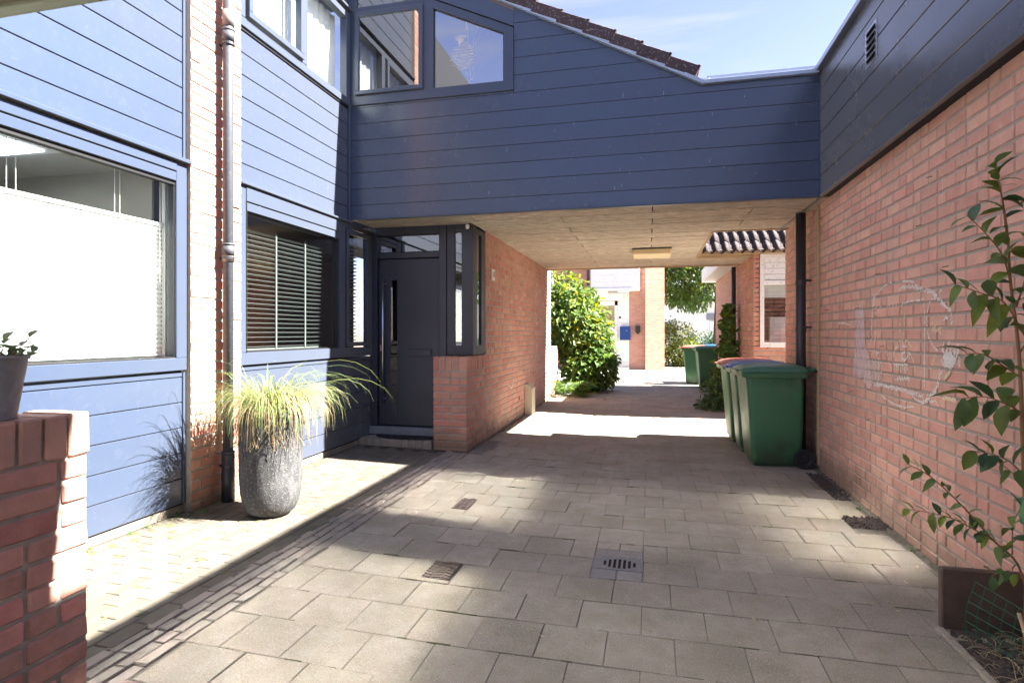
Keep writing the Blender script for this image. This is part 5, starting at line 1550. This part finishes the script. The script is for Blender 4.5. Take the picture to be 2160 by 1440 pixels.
# ------------------------------------------------------------------ zinc bucket with a small plant on the garden wall
bk = thing('zinc_bucket', 'weathered zinc bucket pot standing on the low brick wall', 'bucket', (-2.04, 1.44, 1.113))
smooth_by_angle(child('bucket', bk, m_zinc, lambda m: m.lathe([(.068, 0), (.072, .003), (.070, .012), (.098, .195), (.104, .197), (.104, .203), (.098, .205), (.094, .19), (.09, .165), (0.001, .165)], (-2.04, 1.44, 1.113), 40)), 40)
pl = thing('potted_plant', 'small grey green leafy plant growing in the zinc bucket', 'plant', (-2.04, 1.44, 1.29))
lv = [leaf_mesh('leaf', .07, .036, d_, .35, m_leaf_pot, i) for i, d_ in enumerate((.15, .35, .05))]
g = random.Random(4)
for (sx, sy, h, lean) in ((-.02, .0, .085, (-.02, .02)), (.03, .03, .10, (.05, .05)), (.0, -.03, .06, (-.03, -.04)), (.05, .02, .055, (.05, .03)), (-.05, -.02, .07, (-.05, -.01)), (.02, .06, .05, (.03, .06)), (-.03, .05, .09, (-.03, .05))):
    b0 = Vector((-2.04 + sx * .7, 1.44 + sy * .7, 1.275)); tp = b0 + Vector((lean[0], lean[1], h))
    child('stem', pl, m_stem, lambda m: m.tube([b0, b0.lerp(tp, .5) + Vector((.004, 0, .008)), tp], [.0028, .0022, .0015], 5))
    for k in range(7):
        u = .3 + .7 * k / 6
        p = b0.lerp(tp, u)
        a = k * 2.4 + g.uniform(-.4, .4)
        o = bpy.data.objects.new('leaf', lv[k % 3])
        link(o, pl, p)
        o.rotation_euler = leaf_rot((math.cos(a), math.sin(a), g.uniform(-.3, .6) if k < 6 else .9), g.uniform(-.4, .4))
        s = g.uniform(.6, 1.1); o.scale = (s, s, s)

# ------------------------------------------------------------------ young shrub in the planting strip on the right
shr = thing('young_shrub', 'slender leafy young shrub growing against the brick wall on the right', 'shrub', (1.5, 2.95, 0))
g = random.Random(31)
m_leaf_shrub = leafmat('leaf_light_green', (0.2, 0.29, 0.075), (0.11, 0.19, 0.055), trans=0.45, rand=0.35)
lvs = [leaf_mesh('leaf', .122, .06, d_, f_, mt, i, cu) for i, (d_, f_, mt, cu) in enumerate(((.3, .3, m_leaf_dark, 0), (.55, .25, m_leaf_shrub, 0), (.15, .4, m_leaf_shrub, .04), (.45, .15, m_leaf, -.05), (.8, .35, m_leaf_shrub, .06)))]
def branch(pts, r0, r1, nleaf, u0=.15, size=1.0, pair=True):
    P = [Vector(p) for p in pts]
    # smooth the chain
    Q = []
    for i in range(len(P) - 1):
        for k in range(4):
            t = k / 4
            p0, p1, p2, p3 = P[max(i - 1, 0)], P[i], P[i + 1], P[min(i + 2, len(P) - 1)]
            Q.append(.5 * ((2 * p1) + (p2 - p0) * t + (2 * p0 - 5 * p1 + 4 * p2 - p3) * t * t + (3 * p1 - p0 - 3 * p2 + p3) * t ** 3))
    Q.append(P[-1])
    rr = [r0 + (r1 - r0) * i / (len(Q) - 1) for i in range(len(Q))]
    child('stem', shr, m_stem, lambda m: m.tube(Q, rr, 7), smooth=True)
    for k in range(nleaf):
        u = u0 + (1 - u0) * (k + .5) / nleaf
        j = min(int(u * (len(Q) - 1)), len(Q) - 2)
        p = Q[j].lerp(Q[j + 1], u * (len(Q) - 1) - j)
        d = (Q[j + 1] - Q[j]).normalized()
        side = d.cross(Vector((0, -1, .3))).normalized() * (1 if k % 2 else -1)
        dv = d * g.uniform(.2, .9) + side * g.uniform(.5, 1.0) + Vector((0, g.uniform(-.7, .3), g.uniform(-.45, .35)))
        o = bpy.data.objects.new('leaf', lvs[g.randrange(5)])
        link(o, shr, p)
        o.rotation_euler = leaf_rot(dv, g.uniform(-.6, .6))
        s = size * g.uniform(.62, 1.12)
        o.scale = (s * g.uniform(.85, 1.1), s, s)
main = [(1.555, 2.98, .02), (1.56, 2.98, .4), (1.545, 2.98, .9), (1.53, 2.98, 1.3), (1.50, 2.98, 1.6), (1.49, 2.99, 1.85), (1.455, 2.99, 2.08)]
branch(main, .012, .003, 17, .55, .85)
branch([(1.50, 2.98, 1.6), (1.46, 2.96, 1.72), (1.39, 2.95, 1.82), (1.32, 2.95, 1.90)], .004, .0015, 9, .1, .9)
branch([(1.49, 2.99, 1.80), (1.47, 2.98, 1.95), (1.45, 2.97, 2.05), (1.43, 2.96, 2.12)], .003, .0015, 8, .2, .8)
branch([(1.53, 2.98, 1.42), (1.45, 2.93, 1.52), (1.36, 2.92, 1.56), (1.26, 2.92, 1.60)], .004, .0015, 12, .1, 1.0)
branch([(1.52, 2.98, 1.50), (1.56, 2.96, 1.68), (1.60, 2.95, 1.85), (1.62, 2.94, 2.0)], .004, .0015, 15, .1, 1.1)
branch([(1.53, 2.98, 1.3), (1.60, 2.95, 1.46), (1.64, 2.93, 1.62), (1.66, 2.92, 1.75)], .004, .0015, 12, .1, 1.05)
branch([(1.535, 2.98, 1.2), (1.45, 2.93, 1.25), (1.37, 2.92, 1.30), (1.31, 2.92, 1.30)], .0035, .0015, 10, .1, .85)
branch([(1.54, 2.98, 1.05), (1.46, 2.93, 1.09), (1.38, 2.92, 1.12), (1.29, 2.92, 1.11)], .0035, .0015, 11, .1, 1.05)
branch([(1.545, 2.98, .92), (1.60, 2.95, 1.05), (1.64, 2.94, 1.18)], .0035, .0015, 8, .1, 1.0)
branch([(1.55, 2.98, .78), (1.47, 2.93, .85), (1.40, 2.92, .88), (1.33, 2.92, .89)], .003, .0015, 9, .1, .9)
branch([(1.555, 2.98, .72), (1.49, 2.95, .80), (1.42, 2.94, .85), (1.36, 2.94, .88)], .002, .001, 5, .3, .6)
# long branch leaning to the left
branch([(1.57, 2.97, .22), (1.50, 2.93, .42), (1.40, 2.9, .52), (1.28, 2.88, .66), (1.16, 2.88, .78), (1.07, 2.88, .83)], .0055, .0015, 18, .25, .62)
branch([(1.40, 2.9, .52), (1.30, 2.86, .58), (1.2, 2.85, .625), (1.06, 2.85, .645)], .003, .001, 17, .1, .62)
branch([(1.52, 2.94, .36), (1.45, 2.9, .40), (1.38, 2.88, .38)], .003, .001, 7, .2, .55)
branch([(1.48, 2.93, .46), (1.47, 2.9, .60), (1.5, 2.88, .70)], .003, .001, 8, .1, .8)

# planting strip with its edging, upright slab, wire mesh, stake
strip = child('planting_strip', None, m_soil, lambda m: lumps(m, 1.335, 1.676, .8, 3.22, 260, -.003), kind='structure')
for k in range(9):
    obj('edging_slab', M().box(1.303, 1.338, 3.19 - .3 * (k + 1) + .004, 3.19 - .3 * k, -.05, .012 + rnd.uniform(-.004, .004), .004, jit=.001), m_slab, strip)
obj('upright_slab', M().box(1.335, 1.67, 3.2, 3.245, -.03, .285, .006, jit=.002), mat('wet_dark_concrete', (.12, .08, .055), (.07, .048, .035), scale=8, rough=.85, bump=.002, bscale=120, speck=(.2, .18, .15), speck_scale=200, speck_amt=.3), None,
    label='dark paving slab set upright across the planting strip', cat='slab')
g = random.Random(8)
def dry(m):
    for k in range(420):
        x, y = g.uniform(1.345, 1.67), g.uniform(1.6, 3.15)
        a = g.uniform(0, 6.28); L_ = g.uniform(.03, .14)
        p = Vector((x, y, .004)); pts = [p]
        th = g.uniform(.1, 1.2)
        for i in range(4):
            p = p + Vector((math.cos(a) * math.cos(th), math.sin(a) * math.cos(th), math.sin(th))) * L_ / 4
            p.x = min(p.x, 1.672)
            th -= .35; a += g.uniform(-.4, .4)
            p.z = max(p.z, .003)
            pts.append(p.copy())
        m.tube(pts, .0014, 3, g.random(), False)
child('dry_grass', None, m_straw, dry, label='tangled dry grass in the planting strip below the shrub', cat='dry grass', kind='stuff')
wm = thing('wire_mesh', 'bent piece of green wire mesh in front of the upright slab', 'wire mesh', (1.45, 2.95, 0))
def mesh_pt(u, v_):
    # u along the strip towards the camera, v upwards
    x = 1.40 + .20 * u + .05 * math.sin(v_ * 2.6) * (1 - u)
    y = 3.10 - .55 * u
    z = .0 + (.27 - .05 * u) * v_
    return Vector((x - .06 * math.sin(math.pi * v_) * (1 - u), y, z))
for i in range(12):
    u = i / 11
    child('upright_wire', wm, m_wire, lambda m: m.tube([mesh_pt(u, k / 6) for k in range(7)], .0017, 5))
for j in range(7):
    v_ = j / 6
    if j == 0: continue
    child('cross_wire', wm, m_wire, lambda m: m.tube([mesh_pt(k / 8, v_) for k in range(9)], .0017, 5))
child('wooden_stake', None, m_wood, lambda m: m.tube([(1.50, 2.80, 0), (1.487, 2.82, .12), (1.468, 2.86, .245)], [.009, .0085, .008], 8), smooth=True, label='short wooden stake leaning among the wire mesh', cat='stake')
gb = thing('plastic_planter', 'corner of a green plastic planter box on a stake at the right edge', 'planter box', (1.62, 2.9, 0))
mgp = mat('pale_green_plastic', (.11, .3, .13), (.09, .26, .11), scale=4, rough=.4)
child('box', gb, mgp, lambda m: m.box(1.485, 1.66, 2.72, 2.9, .60, .715, .01))
child('rim', gb, mgp, lambda m: m.box(1.478, 1.664, 2.712, 2.908, .69, .705, .004))
child('support_stake', gb, m_wood, lambda m: m.box(1.60, 1.63, 2.79, 2.82, 0, .60, .003))

# ------------------------------------------------------------------ beyond the passage: far house, hedges, tree, car, white building
fh = thing('far_house', 'brick house with white bay and glazed white door seen through the passage', 'house', (-1.5, 23.5, 0))
child('side_wall', fh, m_far_brick, lambda m: m.box(-9.0, -2.42, 23.4, 23.6, -.05, 5.5))
child('entrance_wall', fh, m_far_brick, lambda m: (m.box(-.76, -.15, 23.2, 23.5, -.05, 5.5), m.box(-2.42, -2.16, 23.2, 23.5, -.05, 5.5)))
child('wing_wall', fh, m_far_brick, lambda m: m.prism([(-.15, 23.0), (.55, 23.24), (.50, 23.6), (-.15, 23.5)], 'z', -.05, 5.5))
bay = child('white_bay', fh, m_white, lambda m: m.box(-2.16, -.36, 22.5, 23.35, 2.98, 5.5, .01))
for x in (-2.1, -1.22, -.42): obj('bay_batten', M().box(x - .03, x + .03, 22.475, 22.5, 3.05, 5.5, .004), m_white, bay)
for z in (3.2, 3.45, 3.7, 3.95): obj('bay_board', M().box(-2.14, -.4, 22.49, 22.5, z - .11, z + .11, .01), m_white, bay)
obj('bay_sill', M().box(-2.2, -.34, 22.44, 22.5, 3.0, 3.06, .004), m_white, bay)
d2 = child('glazed_door', fh, m_white, lambda m: (m.box(-2.16, -2.08, 23.18, 23.28, .1, 2.62), m.box(-1.94, -1.86, 23.18, 23.28, .1, 2.62), m.box(-1.3, -1.2, 23.18, 23.28, .1, 2.62), m.box(-2.16, -1.2, 23.18, 23.28, 2.45, 2.62), m.box(-2.16, -1.2, 23.18, 23.28, .1, .26), m.box(-1.86, -1.3, 23.18, 23.28, 1.12, 1.3), m.box(-2.08, -1.94, 23.18, 23.28, 2.1, 2.2)))
obj('pane', M().add([(-2.1, 23.23, .2), (-1.25, 23.23, .2), (-1.25, 23.23, 2.5), (-2.1, 23.23, 2.5)], [(0, 1, 2, 3)]), m_glass, d2)
obj('hall', M().box(-2.1, -1.1, 24.2, 24.3, 0, 2.7), m_room, d2)
obj('shutter_box', M().box(-2.16, -.98, 23.05, 23.2, 2.64, 2.92, .02), m_white, fh)
sd = boxo('siding', fh, m_white, -1.2, -.76, 23.22, 23.3, .05, 2.95, .003)
for k in range(17): obj('siding_board', M().box(-1.17, -.82, 23.2, 23.22, .12 + .165 * k, .275 + .165 * k, .004), m_white, sd)
obj('siding_trim', M().box(-.82, -.76, 23.19, 23.22, .05, 2.95, .003), m_white, sd)
obj('cable_lamp', M().box(-1.55, -1.15, 22.8, 22.95, 2.9, 2.97, .02), m_alu, fh)
obj('number_plaque', M().box(-1.14, -1.06, 23.185, 23.2, 1.95, 2.02, .003), m_black, fh)
mbx = thing('mailbox', 'blue wall mailbox beside the distant white door', 'mailbox', (-.9, 23.1, 1.1))
boxo('box', mbx, m_mail, -1.1, -.7, 23.02, 23.18, 1.12, 1.62, .01)
boxo('flap', mbx, m_mail, -1.09, -.71, 23.0, 23.02, 1.5, 1.64, .006)
boxo('lock', mbx, m_steel, -.86, -.83, 22.995, 23.005, 1.46, 1.49, .002)
wb = thing('wall_box', 'small black shield shaped box on the distant brick wall', 'box', (-.43, 23.15, 1.35))
child('body', wb, m_black, lambda m: m.prism([(-.52, 1.66), (-.52, 1.42), (-.43, 1.33), (-.34, 1.42), (-.34, 1.66)], 'y', 23.1, 23.2))
fp = thing('drainpipe', 'thin dark drainpipe on the distant brick house', 'drainpipe', (-2.3, 23.1, 0))
child('pipe', fp, m_pvc_dark, lambda m: m.tube([(-2.32, 23.1, 0), (-2.32, 23.1, 5.4)], .045, 12), smooth=True)
boxo('bracket', fp, m_pvc_dark, -2.34, -2.3, 23.1, 23.22, 3.2, 3.23, .002)

g = random.Random(77)
def hedge(name, label, blobs, n, size, mt, base, tips):
    t_ = thing(name, label, 'hedge', base)
    m = M(); foliage(m, blobs, n, size, g, .1, .6); obj('foliage', m, mt, t_, kind='stuff')
    m = M(); stems(m, base, tips, .02, g); obj('stem', m, m_bark, t_)
hedge('hedge', 'bright sunlit hedge beyond the corner of the distant house', [((1.1, 26.0, .9), (.85, .7, 1.0), 2), ((.7, 26.2, 1.1), (.5, .6, .75), 1), ((1.45, 25.8, .6), (.6, .6, .65), 1)], 3600, .13, m_leaf_yellow, (1.1, 26, 0), [(1.0, 26, 1.4), (1.4, 26, 1.1), (.7, 26.1, 1.3)])
hedge('hedge', 'darker clipped hedge behind the distant bins', [((2.4, 28.5, .65), (1.1, .6, .75), 2), ((3.4, 28.6, .65), (1.0, .6, .75), 2)], 2600, .13, m_leaf_dark, (2.6, 28.5, 0), [(2.2, 28.5, 1.0), (3.0, 28.5, 1.0), (3.6, 28.5, 1.0)])
cl_ = thing('climbing_plant', 'sparse climbing plant on the edge of the sunlit far wall', 'plant', (.55, 23.5, 0))
m = M(); foliage(m, [((.42, 23.45, .9), (.16, .12, .85), 1)], 190, .09, g, .2, .3); obj('foliage', m, m_leaf_dark, cl_, kind='stuff')
m = M(); stems(m, (.5, 23.48, 0), [(.4, 23.4, 1.7), (.3, 23.35, 1.2)], .008, g); obj('stem', m, m_bark, cl_)

tr = thing('street_tree', 'leafy street tree with slim grey trunk behind the distant bins', 'tree', (2.85, 27.0, 0))
def trunk(m):
    m.tube([(2.85, 27, -.05), (2.83, 27, 1.2), (2.88, 27, 2.6), (2.8, 27, 4.2), (2.7, 27, 6.5)], [.22, .17, .15, .12, .05], 12)
    for a, z, L_ in ((2.6, 2.7, 1.9), (3.6, 3.1, 2.2), (.3, 3.0, 2.0), (5.0, 3.4, 1.8), (1.4, 3.6, 2.0), (3.1, 4.2, 2.2), (4.4, 2.9, 1.6)):
        p = Vector((2.85, 27, z)); d = Vector((math.cos(a), math.sin(a), .55))
        m.tube([p, p + d * L_ * .5, p + d * L_ + Vector((0, 0, .25))], [.06, .04, .012], 7)
smooth_by_angle(child('trunk', tr, m_bark, trunk), 60)
m = M(); foliage(m, [((1.5, 26.8, 3.7), (1.5, 1.4, 1.1), 3), ((2.9, 27.2, 4.8), (2.2, 2.0, 1.5), 3), ((4.4, 27, 4.0), (1.6, 1.6, 1.2), 2), ((.8, 27, 4.9), (1.4, 1.5, 1.2), 2), ((1.7, 26.6, 2.85), (.9, .9, .55), .9), ((2.4, 27.0, 6.0), (1.7, 1.7, 1.1), 1.5)], 9500, .17, g, .5, .25)
obj('crown', m, m_leaf, tr, kind='stuff')
m = M(); foliage(m, [((1.5, 26.8, 3.9), (1.55, 1.4, 1.1), 3), ((2.9, 27.2, 5.0), (2.2, 2.0, 1.5), 2)], 2200, .17, g, .4, .5); obj('bright_leaves', m, m_leaf_yellow, tr, kind='stuff')

wbld = thing('white_building', 'pale white building with garage door far beyond the hedge', 'building', (4, 44, 0))
child('wall', wbld, m_render, lambda m: (m.box(-6, 14, 44, 52, -.05, 3.6)))
child('roof', wbld, m_zinc, lambda m: m.box(-6.2, 14.2, 43.8, 52.2, 3.6, 3.8))
gd = boxo('garage_door', wbld, m_alu, 4.1, 6.6, 43.94, 44.0, 0, 2.25, .01)
for k in range(5): obj('door_section', M().box(4.15, 6.55, 43.9, 43.94, .03 + .44 * k, .45 + .44 * k, .01), m_white, gd)
obj('lintel', M().box(3.9, 6.8, 43.85, 44.0, 2.3, 2.75, .01), m_stone, wbld)
wf = boxo('window', wbld, m_white, .9, 2.0, 43.95, 44.0, 1.0, 2.3, .01)
obj('pane', M().box(1.0, 1.9, 43.93, 43.95, 1.1, 2.2), m_glass, wf)

car = thing('parked_car', 'silver blue car whose roof shows above the dark hedge', 'car', (4.2, 34, 0))
m_car = mat('car_paint', (.16, .24, .34), (.15, .23, .33), scale=3, rough=.25, metal=.4, coat=.6)
def car_body(m):
    for (a, b_) in ((.86, .88), ):
        pass
    prof = [(-2.05, .35), (-2.1, .62), (-1.95, .86), (-1.15, .95), (1.15, .97), (1.95, .9), (2.1, .65), (2.05, .32)]
    n = len(prof)
    v = []
    for y, s in ((-.82, .96), (-.86, 1.0), (.86, 1.0), (.82, .96)):
        v += [(x * s + 4.2, 34 + y, z) for x, z in prof]
    f = [(r_ * n + i, r_ * n + (i + 1) % n, (r_ + 1) * n + (i + 1) % n, (r_ + 1) * n + i) for r_ in range(3) for i in range(n)] + [tuple(range(n - 1, -1, -1)), tuple(range(3 * n, 4 * n))]
    m.add(v, f)
child('body', car, m_car, car_body)
cab = child('cabin', car, m_car, lambda m: loft(m, [[(4.2 + x, 34 + y, z) for x, y, z in q] for q in (
    [(-1.35, -.8, .95), (1.3, -.8, .96), (1.3, .8, .96), (-1.35, .8, .95)], [(-.75, -.62, 1.42), (.75, -.62, 1.42), (.75, .62, 1.42), (-.75, .62, 1.42)], [(-.6, -.5, 1.47), (.6, -.5, 1.47), (.6, .5, 1.47), (-.6, .5, 1.47)])]))
for s in (-1, 1):
    obj('side_window', M().add([(4.2 - 1.1, 34 + s * .795, 1.0), (4.2 + 1.05, 34 + s * .795, 1.0), (4.2 + .68, 34 + s * .645, 1.38), (4.2 - .7, 34 + s * .645, 1.38)], [(0, 1, 2, 3)]), m_black, cab)
for x in (-1.25, 1.3):
    for s in (-1, 1):
        wv = child('wheel', car, m_rubber, lambda m: m.lathe([(.2, -.1), (.3, -.1), (.32, -.06), (.32, .06), (.3, .1), (.2, .1)], (4.2 + x, 34 + s * .78, .32), 20, 'y', False, False))
        obj('rim', M().lathe([(.001, -.08), (.2, -.09), (.2, .09), (.001, .08)], (4.2 + x, 34 + s * .78, .32), 16, 'y', False, False), m_alu, wv)

# ------------------------------------------------------------------ moss in the joints, small weeds and litter
g = random.Random(55)
m_moss = mat('moss', (.07, .085, .03), (.1, .085, .045), scale=60, rough=1, bump=.004, bscale=200)
def moss(m):
    for k in range(-3, 14):
        y0 = 2.80 + PITCH * k
        for _ in range(16):
            x = g.uniform(-1.95, 1.4)
            if y0 < 3.2 and x > 1.25: continue
            if g.random() < .35 and not (-1.0 < x < -.2 and 3.3 < y0 < 4): continue
            L_ = g.uniform(.015, .12)
            m.box(x, x + L_, y0 - g.uniform(.002, .0045), y0 + g.uniform(.002, .0045), gz(x) - .006, gz(x) + g.uniform(-.001, .002), .0015, g.random())
    for _ in range(150):
        x = g.uniform(-3.33, -3.22) if g.random() < .6 else g.uniform(-3.2, -2.3)
        y = g.uniform(2.2, 6.3)
        m.box(x, x + g.uniform(.01, .05), y, y + g.uniform(.01, .06), gz(x) - .006, gz(x) + g.uniform(0, .004), .002, g.random())
child('moss', None, m_moss, moss, label='thin moss and dirt in the joints of the paving', cat='moss', kind='stuff')
def weeds(m):
    spots = [(-3.31, y) for y in (2.9, 3.2, 3.35, 3.6, 4.4, 4.7)] + [(-3.25, 3.66), (-3.2, 3.75), (1.6, 5.2), (1.63, 4.3), (1.64, 3.6), (-1.99, 8.2), (-1.98, 11.0), (-1.97, 11.6)]
    for (x, y) in spots:
        for _ in range(12):
            a = g.uniform(0, 6.28); L_ = g.uniform(.015, .05); th = g.uniform(.4, 1.4)
            p = Vector((x + g.uniform(-.015, .015), y + g.uniform(-.03, .03), gz(x))); d = Vector((math.cos(a) * math.cos(th), math.sin(a) * math.cos(th), math.sin(th)))
            s_ = Vector((-math.sin(a), math.cos(a), 0)) * L_ * .12
            m.add([p - s_, p + s_, p + d * L_], [(0, 1, 2)], g.random())
child('weeds', None, m_leaf, weeds, label='tiny green weeds at the foot of the walls', cat='weeds', kind='stuff')
def litter(m):
    for _ in range(170):
        r_ = g.random()
        if r_ < .3: x, y = g.uniform(-1.9, 1.4), g.uniform(2.3, 6.2)
        elif r_ < .6: x, y = g.uniform(1.2, 1.6), g.uniform(3.3, 6.3)
        elif r_ < .8: x, y = g.uniform(-1.9, -.9), g.uniform(11, 13.4)
        else: x, y = g.uniform(.8, 1.5), g.uniform(10.5, 12)
        s_ = g.uniform(.006, .02); a = g.uniform(0, 6.28)
        z = gz(x) + .004
        u_ = Vector((math.cos(a), math.sin(a), 0)) * s_; w_ = Vector((-math.sin(a), math.cos(a), 0)) * s_ * .45
        c = Vector((x, y, z))
        m.add([c - u_, c + w_ + Vector((0, 0, .004)), c + u_ + Vector((0, 0, .003)), c - w_], [(0, 1, 2), (0, 2, 3)], g.random())
child('fallen_leaves', None, m_straw, litter, label='scattered dry leaf bits on the paving', cat='leaf litter', kind='stuff')
